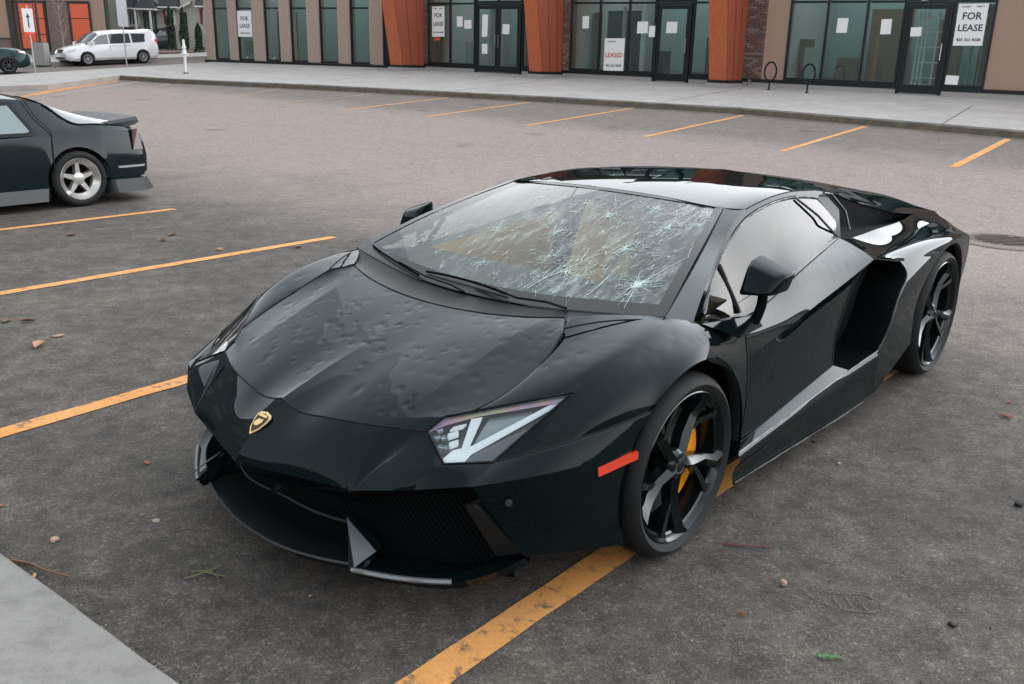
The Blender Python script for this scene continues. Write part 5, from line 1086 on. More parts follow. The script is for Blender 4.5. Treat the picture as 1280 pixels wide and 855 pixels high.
def cut_arches(o, arches, sharp=28, depth=.5):
    for (a, z, r, hv) in arches:
        for s in (1, -1):
            mb = MB(); k = 30; c = [(a + r * math.cos(t), 0, z + r * math.sin(t)) for t in np.linspace(0, 2 * math.pi, k, endpoint=False)]
            mb.prism([(x, s * (hv - .30), zz) for x, _, zz in c], (0, s * .6, 0)); ct = mb.build("cutter", inner_black, o.parent); bpy.context.view_layer.update()
            md = o.modifiers.new("b", 'BOOLEAN'); md.operation = 'DIFFERENCE'; md.object = ct; md.solver = 'EXACT'
            dg = bpy.context.evaluated_depsgraph_get(); me = bpy.data.meshes.new_from_object(o.evaluated_get(dg)); o.modifiers.clear(); old = o.data; o.data = me; bpy.data.objects.remove(ct)
    o.data.polygons.foreach_set("use_smooth", [True] * len(o.data.polygons)); o.data.set_sharp_from_angle(angle=R(sharp))
    return o
def simple_wheel(par, a, v_, r, w, rr, m, spokes=5, lip=.0, sw=.035, dish=.05):
    """outer face towards +y when v_>0"""
    s = 1 if v_ > 0 else -1; h = w / 2; mb = MB()
    mb.lathe([(h - .01, rr), (h - .002, rr * .97), (h - .012, rr * .95), (h - .015 - lip, rr * (.82 - lip * 2)), (h - .02 - lip, rr * (.80 - lip * 2)), (-h + .02, rr * (.8 - lip * 2)), (-h + .02, rr)], 40, closed=True)
    for k in range(spokes):
        A = 2 * math.pi * k / spokes + .3; ca, sa = math.cos(A), math.sin(A); P = lambda r_, t, y: (r_ * ca - t * sa, y, r_ * sa + t * ca); y = h - .018 - lip
        v8 = [P(.03, -sw * 1.1, y - .05), P(rr * .82, -sw * .8, y - .05), P(rr * .82, sw * .8, y - .05), P(.03, sw * 1.1, y - .05), P(.03, -sw * .9, y), P(rr * .82, -sw * .5, y + .004), P(rr * .82, sw * .5, y + .004), P(.03, sw * .9, y)]; mb.hexa(v8)
    mb.lathe([(h - .06 - lip, .07), (h - .012 - lip, .065), (h - .006 - lip, .03), (h - .006 - lip, .001)], 20)
    rim = mb.build("wheel", m, par, 35); mb = MB(); mb.lathe([(h - .012, rr - .002), (h, rr + .01), (h + .004, (r + rr) / 2), (h - .012, r - .008), (h - .03, r), (-h + .03, r), (-h, r - .01), (-h, rr)], 48); mb.build("tyre", rubber, rim, 40)
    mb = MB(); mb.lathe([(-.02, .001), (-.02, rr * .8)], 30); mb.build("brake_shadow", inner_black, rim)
    rim.location = (a, v_ - s * h, r); rim.rotation_euler = (0, 0, 0 if s > 0 else math.pi); return rim
def quad(pts, name, m, par, th=(0, 0, 0)):
    mb = MB()
    if any(th): mb.prism(pts, th)
    else: mb.add(pts, [tuple(range(len(pts)))])
    return mb.build(name, m, par)

# ------------------------------------------------ black coupe, rear towards the lane
bk = (.6180865, .7861101); cpaint = lacquer("coupe_paint", (.004, .010, .0115), .02, 2.2, .34, (.05, .10))
cq = empty("parked_coupe", (-5.53729, 10.57382, 0), math.atan2(-bk[1], -bk[0]))
tag(cq, "dark older coupe with boot spoiler and silver five-spoke wheels, cut off by the left edge", "car")
def Y(a, v_, z): return (-a, v_, z)     # a rearward of the rear axle
def sec(a, zb, vs, vb, zsh, vsh, zbelt, vbelt, zr, vr, zc, vc=None):
    return (-a, [(0, zb), (vs * .86, zb), (vs, zb + .05), (vb, (zb + zsh) / 2 + .02), (vsh, zsh), (vbelt, zbelt), (vr, zr), (vr * .5, (zr + zc * 2) / 3), (0, zc)])
S = [sec(-3.35, .25, .62, .66, .50, .62, .56, .58, .58, .50, .60), sec(-3.05, .17, .76, .78, .62, .74, .66, .70, .69, .60, .70), sec(-2.43, .16, .80, .83, .70, .78, .75, .72, .78, .60, .79), sec(-1.75, .16, .81, .83, .76, .79, .79, .755, .84, .68, .87),
     sec(-1.15, .16, .81, .82, .76, .80, .80, .765, 1.10, .62, 1.14), sec(-.65, .16, .81, .82, .77, .805, .81, .765, 1.18, .575, 1.235), sec(-.28, .16, .81, .83, .78, .805, .85, .765, 1.135, .575, 1.19), sec(.05, .17, .81, .845, .80, .80, .885, .755, 1.0, .60, 1.07),
     sec(.38, .19, .81, .84, .82, .785, .885, .735, .925, .62, .955), sec(.62, .22, .80, .825, .82, .765, .865, .72, .885, .62, .895), sec(.76, .25, .79, .81, .80, .75, .835, .70, .85, .60, .86), sec(.83, .30, .78, .80, .72, .74, .76, .69, .78, .60, .79)]
S = sorted(S, key=lambda q: q[0])
cb, CG = shell("body", S, cpaint, cq, 60); cut_arches(cb, [(0, .31, .355, .84), (2.43, .31, .35, .83)], 24)
silver_w = mat("wheel_silver", (.48, .465, .45), .25, .7)
for a, v_ in ((0, .835), (0, -.835), (-2.43, .825), (-2.43, -.825)): simple_wheel(cq, -a, v_, .31, .22, .235, silver_w, 5, .045, .034)
# rear bumper: main body, recessed black strip, flared grey lower lip
def ring_strip(pts_lo, pts_hi, name, m, par, inn=.06):
    n = len(pts_lo); V = []; 
    for l_p, h_p in zip(pts_lo, pts_hi): V += [l_p, h_p, (h_p[0] + inn, h_p[1] * .93, h_p[2]), (l_p[0] + inn, l_p[1] * .93, l_p[2])]
    F = [(4 * i + a_, 4 * i + (a_ + 1) % 4, 4 * i + 4 + (a_ + 1) % 4, 4 * i + 4 + a_) for i in range(n - 1) for a_ in range(4)] + [(0, 1, 2, 3), tuple(4 * n - 4 + a_ for a_ in (3, 2, 1, 0))]
    return MB().add(V, F).build(name, m, par, 30)
def path(side_a, v_, rear_a, z): return [Y(a, s_, z) for a, s_ in [(side_a, v_), (.60, v_), (.78, v_ * .97), (rear_a - .05, v_ * .80), (rear_a, v_ * .4), (rear_a, 0), (rear_a, -v_ * .4), (rear_a - .05, -v_ * .8), (.78, -v_ * .97), (.60, -v_), (side_a, -v_)]]
ring_strip(path(.34, .825, .90, .30), path(.38, .835, .93, .53), "rear_bumper", cpaint, cq, .16)
ring_strip(path(.46, .84, .94, .402), path(.46, .843, .945, .425), "bumper_trim", mat("trim_grey", (.30, .31, .31), .35), cq, .05)
ring_strip(path(.42, .85, 1.0, .12), path(.40, .83, .93, .27), "bumper_lip", mat("lip_satin", (.022, .027, .029), .4), cq, .14)
ring_strip([Y(a, s_, .10) for a, s_ in ((-2.0, .84), (-1.2, .85), (-.40, .86), (-.36, .80))], [Y(a, s_, .235) for a, s_ in ((-2.0, .81), (-1.2, .81), (-.36, .815), (-.34, .79))], "side_skirt", mat("lip_satin", (.1,) * 3), cq, .02)
for s in (1, -1):
    quad([Y(.66, .812 * s, .60), Y(.79, .795 * s, .60), Y(.755, .765 * s, .83), Y(.68, .782 * s, .83)], "tail_lamp", mat("tail_red", (.035, .006, .006), .2, 0, .5), cq, (0, .014 * s, 0))
    quad([Y(.05, .758 * s, .885) if False else Y(-.335, .788 * s, .755), Y(-.42, .79 * s, .755), Y(-.42, .79 * s, .70), Y(-.335, .788 * s, .70)], "x", inner_black, cq).name = "handle_recess"
    # side window: black surround and glass
    def sw(a, z, o_=.0): vv = .765 - (.765 - .577) * (z - .82) / .35; return Y(a, (vv + .012 + o_) * s, z)
    quad([sw(-1.60, .815), sw(-1.02, 1.115), sw(-.56, 1.15), sw(-.40, .83), sw(-.42, .80), sw(-1.2, .795)], "window_surround", satin_black, cq, (0, .004 * s, 0))
    quad([sw(-1.48, .84, .006), sw(-1.02, 1.085, .006), sw(-.60, 1.115, .006), sw(-.465, .85, .006), sw(-.5, .835, .006), sw(-1.2, .83, .006)], "side_window", mat("coupe_glass", (.10, .14, .14), .05, 0, 1.0), cq, (0, .003 * s, 0))
    mb = MB(); mb.tube([Y(-.42, .60 * s, 1.185), Y(-.36, .70 * s, 1.0), Y(-.25, .80 * s, .84), Y(-.27, .835 * s, .62), Y(-.28, .83 * s, .40), Y(-.31, .815 * s, .25)], .005, 5); mb.build("door_seam", gap_m, cq)
# wrap-over hatch glass: follows the body from the roof edge down towards the rear wings
hrows = []; edge = []
for a in np.linspace(-.22, .66, 22):
    P_k = [np.array([np.interp(-a, CG[:, k, 0], CG[:, k, 1]), np.interp(-a, CG[:, k, 0], CG[:, k, 2])]) for k in (5, 6, 7, 8)]
    q = min(1, max(0, (a + .22) / .33)); q = q * q * (3 - 2 * q) * .90; e_ = P_k[1] * (1 - q) + P_k[0] * q
    half = [np.array([y, z]) for y, z in (e_, e_ * .5 + P_k[1] * .5 + [.012, .012], P_k[1] + [.012, .014], P_k[2] + [.0, .014], P_k[3] + [0, .014])]; half[0] = e_ + [.012, .004]
    hrows.append([Y(a, y, z) for y, z in half] + [Y(a, -y, z) for y, z in half[::-1][1:]]); edge.append(Y(a, half[0][0], half[0][1]))
v, f = weld([np.array(hrows)]); meshobj("hatch_glass", v, f, mat("hatch_glass", (.10, .11, .115), .08, 0, 1.0, 1.0), cq, 60)
for s in (1, -1): mb = MB(); mb.tube([(x, y * s, z) for x, y, z in edge], .010, 5); mb.build("hatch_seal", gap_m, cq, 60)
# spoiler: a flat deck with turned-down ends
sp = []
for v_ in (-.73, -.70, -.5, -.25, 0, .25, .5, .70, .73):
    e = abs(v_) / .73; fa, ra = (.50 - .32 * max(0, e - .75) / .25 * 1.0), .84 - .04 * e; zf, zr_ = (.915 - .02 * e), (.975 - .01 * e)
    if e > .97: zf, zr_ = .86, .93
    sp.append([Y(fa, v_, zf - .03), Y(fa, v_, zf), Y((fa + ra) / 2, v_, (zf + zr_) / 2 + .002), Y(ra, v_, zr_), Y(ra + .012, v_, zr_ - .02), Y(ra - .03, v_, zr_ - .05), Y((fa + ra) / 2, v_, zf - .045)])
V = [p for r_ in sp for p in r_]; n7 = 7; F = [(i * n7 + a_, i * n7 + (a_ + 1) % n7, (i + 1) * n7 + (a_ + 1) % n7, (i + 1) * n7 + a_) for i in range(8) for a_ in range(n7)] + [tuple(range(n7)), tuple(8 * n7 + a_ for a_ in range(n7))[::-1]]
MB().add(V, F).build("spoiler", mat("spoiler_satin", (.018, .024, .026), .5), cq, 30)
mb = MB(); mb.lathe([(-.12, .035), (.06, .04), (.06, .032), (-.12, .03)], 16, 'x', closed=True); ex = mb.build("exhaust_pipe", mat("steel_handle", (.45, .45, .45), .3, .9), cq, 50); ex.location = Y(.86, .38, .21)

# ------------------------------------------------ white minivan on the street
wpaint = mat("white_paint", (.68, .68, .69), .3, 0, .7); carglass = mat("dark_car_glass", (.035, .045, .048), .06, 0, .8); clad = mat("plastic_black", (.02, .022, .023), .6)
def place_vehicle(name, label, front, rear, scale, z=None, cat="car"):
    f_, r_ = np.array(front), np.array(rear); d = f_ - r_; ang = math.atan2(d[1], d[0]); c = (f_ + r_) / 2; e = empty(name, (c[0], c[1], gz(c[0], c[1])), ang); e.scale = (scale,) * 3
    dz_ = gz(f_[0], f_[1]) - gz(r_[0], r_[1]); e.rotation_euler = (0, -math.atan2(dz_, np.linalg.norm(d)), ang); return tag(e, label, cat)
# near-side wheels stand on these two points of the street; the centre line is 0.8 m further back
def centre(p, q, off): p, q = np.array(p), np.array(q); d = (p - q) / np.linalg.norm(p - q); n = np.array([d[1], -d[0]]); return p + n * off, q + n * off
SC = .79
pf, pr = centre((-17.98, 39.21), (-16.54, 40.83), .0); dirv = (pf - pr) / np.linalg.norm(pf - pr); rightv = np.array([dirv[1], -dirv[0]]); pf = pf + rightv * .95 * SC; pr = pr + rightv * .95 * SC
van = place_vehicle("minivan", "white minivan parked on the street behind the signpost, facing left", pf, pr, SC, cat="van")
def vsec(a, zb, vb, zbelt, vbelt, zr, vr, zc): return (a, [(0, zb), (vb * .9, zb), (vb, zb + .12), (vb + .02, (zb + zbelt) / 2), (vbelt, zbelt), (vbelt - .03, zbelt + .05), (vr + .04, zr - .08), (vr * .75, (zr + zc) / 2), (0, zc)])
VS = [vsec(-2.55, .45, .80, 1.05, .80, 1.55, .66, 1.60), vsec(-2.45, .32, .92, 1.08, .90, 1.66, .72, 1.70), vsec(-1.5, .25, .97, 1.06, .94, 1.70, .76, 1.76), vsec(0, .25, .98, 1.02, .95, 1.70, .76, 1.77), vsec(.75, .25, .98, 1.0, .95, 1.58, .72, 1.66), vsec(1.15, .25, .98, .99, .94, 1.30, .74, 1.38), vsec(1.5, .25, .97, .96, .93, 1.06, .78, 1.10), vsec(1.9, .25, .96, .90, .90, .99, .74, 1.02), vsec(2.35, .26, .88, .78, .82, .86, .66, .90), vsec(2.55, .36, .74, .66, .66, .72, .5, .75)]
vb_, VG = shell("body", VS, wpaint, van, 60); cut_arches(vb_, [(1.54, .34, .40, .98), (-1.54, .34, .40, .98)], 26)
whg = mat("wheel_grey", (.38, .38, .39), .35, .6)
for a, v_ in ((1.54, .97), (1.54, -.97), (-1.54, .97), (-1.54, -.97)): simple_wheel(van, a, v_, .34, .22, .23, whg, 9, .0, .018)
for s in (1, -1):
    def vw(a, z): vv = .92 - (.92 - .80) * (z - 1.07) / .55; return (a, (vv + .012) * s, z)
    for pts in ([vw(1.32, 1.08), vw(.72, 1.50), vw(.28, 1.56), vw(.28, 1.08)], [vw(.20, 1.08), vw(.20, 1.57), vw(-.95, 1.58), vw(-.95, 1.09)], [vw(-1.05, 1.09), vw(-1.05, 1.58), vw(-2.05, 1.54), vw(-2.30, 1.14)]): quad(pts, "side_window", carglass, van, (0, .01 * s, 0))
    quad([(1.30, .93 * s, 1.06), (1.10, 1.10 * s, 1.06), (1.10, 1.10 * s, 1.22), (1.28, .93 * s, 1.2)], "side_mirror", wpaint, van, (.12, 0, 0))
    quad([(2.38, .80 * s, .72), (2.12, .90 * s, .76), (2.05, .90 * s, .90), (2.36, .76 * s, .84)], "headlamp", mat("lamp_clear", (.62, .56, .54), .2, 0, .5), van, (.03, .03 * s, 0))
    quad([(-2.50, .86 * s, .88), (-2.50, .90 * s, 1.22), (-2.34, .93 * s, 1.26), (-2.34, .95 * s, .88)], "tail_lamp", mat("lamp_red", (.75, .06, .04), .3, 0, .5), van, (0, .02 * s, 0))
    mb = MB(); mb.box((-.95, .975 * s, .96), (.2, .985 * s, .975)); mb.box((.235, .97 * s, .3), (.25, .99 * s, 1.0)); mb.build("door_line", mat("line_grey", (.35, .35, .35), .6), van)
def screen(G, a0, a1, par, k0=6, lift=.02, nm="windscreen"):
    rows = []
    for a in np.linspace(a0, a1, 8):
        pr = [np.array([np.interp(a, G[:, k, 0], G[:, k, 1]), np.interp(a, G[:, k, 0], G[:, k, 2])]) for k in range(k0, 9)]
        half = [(a + lift, q[0] * .97, q[1] + lift * .6) for q in pr]; rows.append(half + [(x, -y, z) for x, y, z in half[::-1][1:]])
    v, f = weld([np.array(rows)]); return meshobj(nm, v, f, carglass, par, 60)
screen(VG, .70, 1.40, van)
for s in (1, -1): quad([(2.56, .05 * s, .70), (2.52, .34 * s, .68), (2.48, .34 * s, .84), (2.52, .05 * s, .86)], "grille_opening", clad, van, (.03, 0, 0))
quad([(2.58, -.55, .38), (2.58, .55, .38), (2.58, .58, .46), (2.58, -.58, .46)], "bumper_grille", clad, van, (.02, 0, 0))
mb = MB(); mb.box((-2.3, -.85, .2), (2.3, .85, .3)); mb.build("underbody", inner_black, van)

# ------------------------------------------------ dark vehicle at the far left edge and one behind the van
def sedan(name, label, front, rear, scale, pm, suv=False):
    e = place_vehicle(name, label, front, rear, scale); k = .12 if suv else 0
    SS_ = [vsec(-2.25, .40, .80, .95 + k, .78, 1.0 + k, .6, 1.04 + k), vsec(-1.9, .25, .88, .98 + k, .86, 1.22 + k, .64, 1.28 + k), vsec(-1.0, .22, .90, .95 + k, .87, 1.42 + k, .62, 1.48 + k), vsec(0, .22, .90, .92 + k, .87, 1.44 + k, .62, 1.50 + k), vsec(.55, .22, .90, .90 + k, .86, 1.22 + k, .64, 1.30 + k), vsec(.95, .22, .90, .88 + k, .85, .96 + k, .68, 1.0 + k), vsec(1.6, .22, .89, .80 + k, .84, .90 + k, .66, .94 + k), vsec(2.05, .25, .82, .70 + k, .76, .78 + k, .58, .82 + k), vsec(2.25, .34, .68, .58 + k, .6, .64 + k, .45, .67 + k)]
    b2, SG = shell("body", SS_, pm, e, 50); cut_arches(b2, [(1.38, .33, .38, .90), (-1.35, .33, .38, .90)], 26)
    for a, v_ in ((1.38, .89), (1.38, -.89), (-1.35, .89), (-1.35, -.89)): simple_wheel(e, a, v_, .33, .22, .23, mat("wheel_dark", (.05, .055, .06), .4, .4), 7, .0, .02)
    for s in (1, -1):
        def w_(a, z): vv = .85 - .2 * (z - .95 - k) / .45; return (a, (vv + .012) * s, z)
        for pts in ([w_(.68, .96 + k), w_(.30, 1.30 + k), w_(-.25, 1.38 + k), w_(-.25, .97 + k)], [w_(-.33, .97 + k), w_(-.33, 1.38 + k), w_(-1.1, 1.34 + k), w_(-1.5, 1.02 + k)]): quad(pts, "side_window", carglass, e, (0, .01 * s, 0))
        quad([(2.10, .70 * s, .68 + k), (1.86, .82 * s, .72 + k), (1.80, .82 * s, .82 + k), (2.05, .66 * s, .78 + k)], "headlamp", mat("lamp_clear", (.6,) * 3), e, (.03, .03 * s, 0))
    screen(SG, .22, .85, e)
    return e
gp = lacquer("dark_green_paint", (.010, .028, .03), .03, 3, .5, (.08, .12))
sedan("parked_car", "dark green hatchback with pale bonnet reflection, its nose entering at the far left edge", np.array((-19.02, 35.06)), np.array((-21.4, 33.6)), .86, gp, True)
sedan("parked_car", "dark car standing by the town houses behind the white minivan", np.array((-20.9, 51.6)), np.array((-18.9, 53.2)), .85, lacquer("dark_teal_paint", (.015, .03, .032), .03, 3, .5, (.08, .12)))

# =================================================================== buildings at the far left
ob = empty("brick_shop", (0, 0, 0)); tag(ob, "tan and brick building with orange boarded windows beyond the street at the far left", "building")
RB0 = np.array([-28.5, 46.6]); RB1 = np.array([-19.55, 45.0]); RE_ = (RB1 - RB0) / np.linalg.norm(RB1 - RB0); RN_ = np.array([-RE_[1], RE_[0]]); RL = float(np.linalg.norm(RB1 - RB0))
def rp(x, d, z): # x = world-x of the point along the facade
    a = (x - RB0[0]) / RE_[0]; p = RB0 + RE_ * a + np.array([-.42, .907]) * d; return (p[0], p[1], z)
def rbox(x0, x1, d0, d1, z0, z1, name, m, par=None):
    return MB().hexa([rp(x0, d0, z0), rp(x1, d0, z0), rp(x1, d1, z0), rp(x0, d1, z0), rp(x0, d0, z1), rp(x1, d0, z1), rp(x1, d1, z1), rp(x0, d1, z1)]).build(name, m, par or ob)
orange_b = mat("orange_board", (.66, .115, .05), .6); brick_f = mat("brick_far", (.15, .1, .08), .9)
t_, n_, l_, b_ = nt(brick_f); bt_ = n_.new("ShaderNodeTexBrick"); bt_.inputs["Scale"].default_value = 3.2; bt_.inputs["Color1"].default_value = (.19, .125, .10, 1); bt_.inputs["Color2"].default_value = (.13, .095, .085, 1); bt_.inputs["Mortar"].default_value = (.16, .14, .13, 1); mpp = mapping(n_, l_, objcoord(n_), (1, 1, 1), (R(90), 0, 0)); l_.new(mpp.outputs[0], bt_.inputs["Vector"]); l_.new(bt_.outputs["Color"], b_.inputs["Base Color"])
tan2 = mat("tan_stucco", (.33, .225, .165), .85); trim_d = mat("dark_trim", (.03, .028, .03), .6)
rbox(-60, -19.78, .30, 14, 1.3, 7.5, "wall", tan2)
rbox(-60, -24.95, 0, .3, 1.4, 2.30, "brick_base", brick_f); rbox(-60, -24.85, -.03, .3, 2.302, 2.36, "band", trim_d); rbox(-60, -24.7, .05, .3, 2.362, 7, "stucco_wall", tan2)
rbox(-22.80, -21.70, 0, .3, 1.62, 4.06, "brick_pier", brick_f); rbox(-20.55, -19.78, .05, .3, 1.40, 7, "stucco_wall", tan2); rbox(-24.7, -20.5, .02, .3, 4.1, 7, "stucco_wall", tan2)
rbox(-22.82, -19.8, -.03, .3, 1.3, 1.60, "stone_base", mat("grey_base", (.10, .11, .11), .8)); rbox(-24.95, -22.82, -.02, .3, 1.3, 1.78, "stone_base", mat("grey_base", (.1,) * 3))
for (x0, x1, zs) in ((-24.32, -22.98, (2.55, 3.28)), (-21.58, -20.60, (2.20, 3.30))):
    w = rbox(x0 - .10, x1 + .10, .0, .29, 1.80, 4.08, "window_frame", trim_d); zz = [1.87] + list(zs) + [3.98]
    xm = [x0, (x0 + x1) / 2 + (.12 if x0 < -23 else 0), x1] if x0 < -23 else [x0, x1]
    for xa, xb in zip(xm[:-1], xm[1:]):
        for za, zb in zip(zz[:-1], zz[1:]): rbox(xa + .02, xb - .02, -.02, .0, za + .02, zb - .02, "orange_board", orange_b, w)
rbox(-24.95, -24.62, -.06, .3, 1.3, 4.3, "corner_post", trim_d)
rbox(-19.80, -19.55, .1, 14, 1.3, 7.4, "side_wall", mat("dark_green_wall", (.05, .06, .055), .7))

th = empty("town_houses", (0, 0, 0)); tag(th, "row of pale town houses with dark shingle roofs, red shutters and a small porch roof", "building")
hs_ = mat("house_siding", (.40, .385, .34), .8); ht = mat("house_trim", (.62, .62, .60), .6); hr2 = mat("dark_shingle", (.045, .05, .055), .9); hg = mat("house_glass", (.05, .08, .08), .1, 0, .5); hst = mat("dark_stone", (.07, .075, .078), .9); red_s = mat("shutter_red", (.22, .03, .03), .6); teal_d = mat("teal_door", (.035, .085, .075), .5)
def tb(x0, z0, x1, z1, d0, d1, name, m, par=None): return MB().box((x0, 52 + d0, z0), (x1, 52 + d1, z1)).build(name, m, par or th)
tb(-26, 1.6, -5, 8.5, 0, 9, "wall", hs_)
for (x0, z0, x1, z1) in ((-21.58, 4.15, -20.95, 5.2), (-19.60, 4.25, -18.62, 5.2), (-17.58, 4.33, -16.4, 5.2)): 
    MB().hexa([(x0, 51.3, z0), (x1, 51.3, z0), (x1, 52, z0), (x0, 52, z0), (x0, 51.8, z1), (x1, 51.8, z1), (x1, 52, z1), (x0, 52, z1)]).build("shingle_roof", hr2, th); tb(x0 - .03, z0 - .08, x1 + .03, z0 - .01, -.75, -.1, "eaves_trim", ht)
MB().add([(-20.85, 51.0, 4.12), (-19.66, 51.0, 4.12), (-19.66, 52, 4.12), (-20.85, 52, 4.12), (-20.30, 51.5, 4.9), (-20.20, 51.5, 4.9)], [(0, 1, 2, 3), (0, 4, 5, 1), (1, 5, 2), (2, 5, 4, 3), (3, 4, 0)]).build("porch_roof", hr2, th)
tb(-20.87, 4.03, -19.64, 4.11, -1.02, 0, "porch_beam", ht)
for x in (-20.83, -20.02): tb(x, 2.0, x + .09, 4.02, -.95, -.86, "porch_column", ht)
tb(-20.50, 2.6, -20.20, 3.95, -.06, -.001, "front_door", teal_d); tb(-20.72, 2.6, -20.56, 3.95, -.04, -.001, "side_light", hg); tb(-20.12, 2.6, -19.98, 3.95, -.04, -.001, "side_light", teal_d)
def hwin(x0, z0, x1, z1, nx_, nz_):
    w = tb(x0 - .05, z0 - .05, x1 + .05, z1 + .05, -.05, -.001, "window_frame", ht)
    for i in range(nx_):
        for j in range(nz_): tb(x0 + (x1 - x0) * i / nx_ + .03, z0 + (z1 - z0) * j / nz_ + .02, x0 + (x1 - x0) * (i + 1) / nx_ - .03, z0 + (z1 - z0) * (j + 1) / nz_ - .02, -.06, -.052, "pane", hg, w)
hwin(-21.50, 3.28, -21.0, 3.96, 3, 1); hwin(-19.40, 3.38, -19.0, 4.1, 2, 2); hwin(-17.33, 3.42, -16.9, 4.12, 2, 3)
for (x0, x1, z0, z1) in ((-19.58, -19.47, 3.37, 4.1), (-17.57, -17.45, 3.42, 4.16)): tb(x0, z0, x1, z1, -.05, -.001, "shutter", red_s)
tb(-21.82, 1.8, -20.88, 3.15, -.12, -.001, "stone_base", hst); tb(-19.60, 1.8, -19.0, 3.2, -.12, -.001, "stone_base", hst); tb(-18.68, 1.9, -18.30, 4.0, -.05, -.001, "doorway", mat("dark_doorway", (.02, .022, .022), .8)); tb(-17.9, 1.8, -16.5, 2.9, -.1, -.001, "stone_base", mat("pale_stone", (.3, .3, .28), .8))
MB().add([(-18.80, 51.7, 4.05), (-17.95, 51.7, 4.45), (-17.95, 51.7, 4.55), (-18.80, 51.7, 4.15), (-18.80, 52, 4.05), (-17.95, 52, 4.45), (-17.95, 52, 4.55), (-18.80, 52, 4.15)], [(0, 1, 2, 3), (0, 4, 5, 1), (3, 2, 6, 7)]).build("gable_trim", ht, th)

# planting strip with mulch, cedars and a small bare tree
mulch = mat("brown_mulch", (.11, .065, .045), .95); mv = [( -21.5, 43.6), (-17.0, 46.4), (-14.5, 50.5), (-21.0, 51.2)]
tag(meshobj("planting_bed", [(x, y, gz(x, y) + .18) for x, y in mv], [(0, 1, 2, 3)], mulch), kind="structure")
mv = [(-20.8, 47.3), (-16.2, 48.2), (-15.8, 49.2), (-20.6, 48.6)]; tag(meshobj("garden_path", [(x, y, gz(x, y) + .186) for x, y in mv], [(0, 1, 2, 3)], conc), kind="structure")
leafm = mat("cedar_green", (.018, .048, .026), .8); t_, n_, l_, b_ = nt(leafm); oi = noise(n_, l_, objcoord(n_), 6, 3); l_.new(ramp(n_, l_, oi.outputs["Fac"], [(.35, (.012, .034, .022)), (.65, (.035, .075, .035))]).outputs[0], b_.inputs["Base Color"])
bark = mat("bark_brown", (.06, .042, .032), .9)
def cedar(x, y, h_, w_, lab, seed):
    e = empty("cedar_shrub", (x, y, gz(x, y) + .1)); tag(e, lab, "shrub", "cedar shrubs in front of the town houses"); r_ = random.Random(seed); V = []; F = []
    for i in range(1500):
        q = r_.random() ** .8; rad = w_ * (1 - q) ** .6 * (.55 + .45 * r_.random()) * (1 + .25 * math.sin(7 * q + seed)); an = r_.uniform(0, 6.283); c = np.array([rad * math.cos(an), rad * math.sin(an), .08 + q * h_]); s_2 = r_.uniform(.03, .075); d1_ = np.array([r_.gauss(0, 1), r_.gauss(0, 1), r_.gauss(.8, .6)]); d1_ /= np.linalg.norm(d1_); d2_ = np.cross(d1_, [r_.gauss(0, 1), r_.gauss(0, 1), r_.gauss(0, 1)]); d2_ /= np.linalg.norm(d2_) + 1e-9
        n = len(V); V += [tuple(c - d2_ * s_2 * .4), tuple(c + d1_ * s_2 * 1.5), tuple(c + d2_ * s_2 * .4), tuple(c - d1_ * s_2)]; F.append((n, n + 1, n + 2, n + 3))
    o = meshobj("foliage", V, F, leafm, e); mb = MB(); mb.tube([(0, 0, -.1), (0, 0, h_ * .7)], [.05, .015], 6); mb.build("trunk", bark, e)
cedar(-18.4, 49.6, 2.15, .30, "tallest dark cedar shrub, nearest the minivan's tail", 3); cedar(-17.45, 48.9, 2.1, .27, "dark cedar shrub in the middle of the three", 5); cedar(-16.45, 48.2, 1.35, .27, "short dark cedar shrub beside the corner of the shop building", 9)
tr = empty("bare_tree", (-21.4, 43.9, gz(-21.4, 43.9) + .1)); tag(tr, "thin bare young tree in front of the brick pier beyond the street", "tree"); mb = MB(); mb.tube([(0, 0, 0), (.03, 0, .8), (-.02, 0, 1.7), (.0, 0, 2.6)], [.045, .035, .025, .012], 7); mb.build("trunk", mat("pale_bark", (.24, .19, .16), .9), tr); mb = MB(); r_ = random.Random(4)
for i in range(34):
    z = r_.uniform(.7, 2.5); an = r_.uniform(0, 6.28); L_ = r_.uniform(.25, .7); p0 = (0, 0, z); p1 = (L_ * .5 * math.cos(an), L_ * .5 * math.sin(an), z + L_ * .5); p2 = (L_ * .75 * math.cos(an), L_ * .75 * math.sin(an), z + L_ * 1.1); mb.tube([p0, p1, p2], [.013, .009, .004], 5)
mb.build("branch_crown", mat("pale_bark", (.24,) * 3), tr)

# street furniture
galv = mat("galvanised", (.42, .43, .43), .45, .5); wht = mat("white_sign", (.70, .70, .70), .5)
sg = empty("street_sign", (-17.25, 33.1, gz(-17.25, 33.1) + .15), R(20)); tag(sg, "white street sign with a black arrow on a leaning thin steel post", "sign"); mb = MB(); mb.tube([(0, 0, -.1), (-.0, 0, 2.25)], .024, 8); mb.build("post", galv, sg)
mb = MB(); mb.box((-.17, -.035, 1.36), (.17, -.025, 2.14)); mb.build("plate", wht, sg); mb = MB(); mb.prism([(-.02, -.036, 1.50), (.02, -.036, 1.50), (.02, -.036, 1.85), (.07, -.036, 1.83), (0, -.036, 1.98), (-.07, -.036, 1.83), (-.02, -.036, 1.85)], (0, -.003, 0)); mb.build("arrow", ink, sg); mb = MB(); mb.box((-.17, -.035, 1.26), (.17, -.026, 1.35)); mb.build("red_plate", mat("lamp_red", (.75,) * 3), sg)
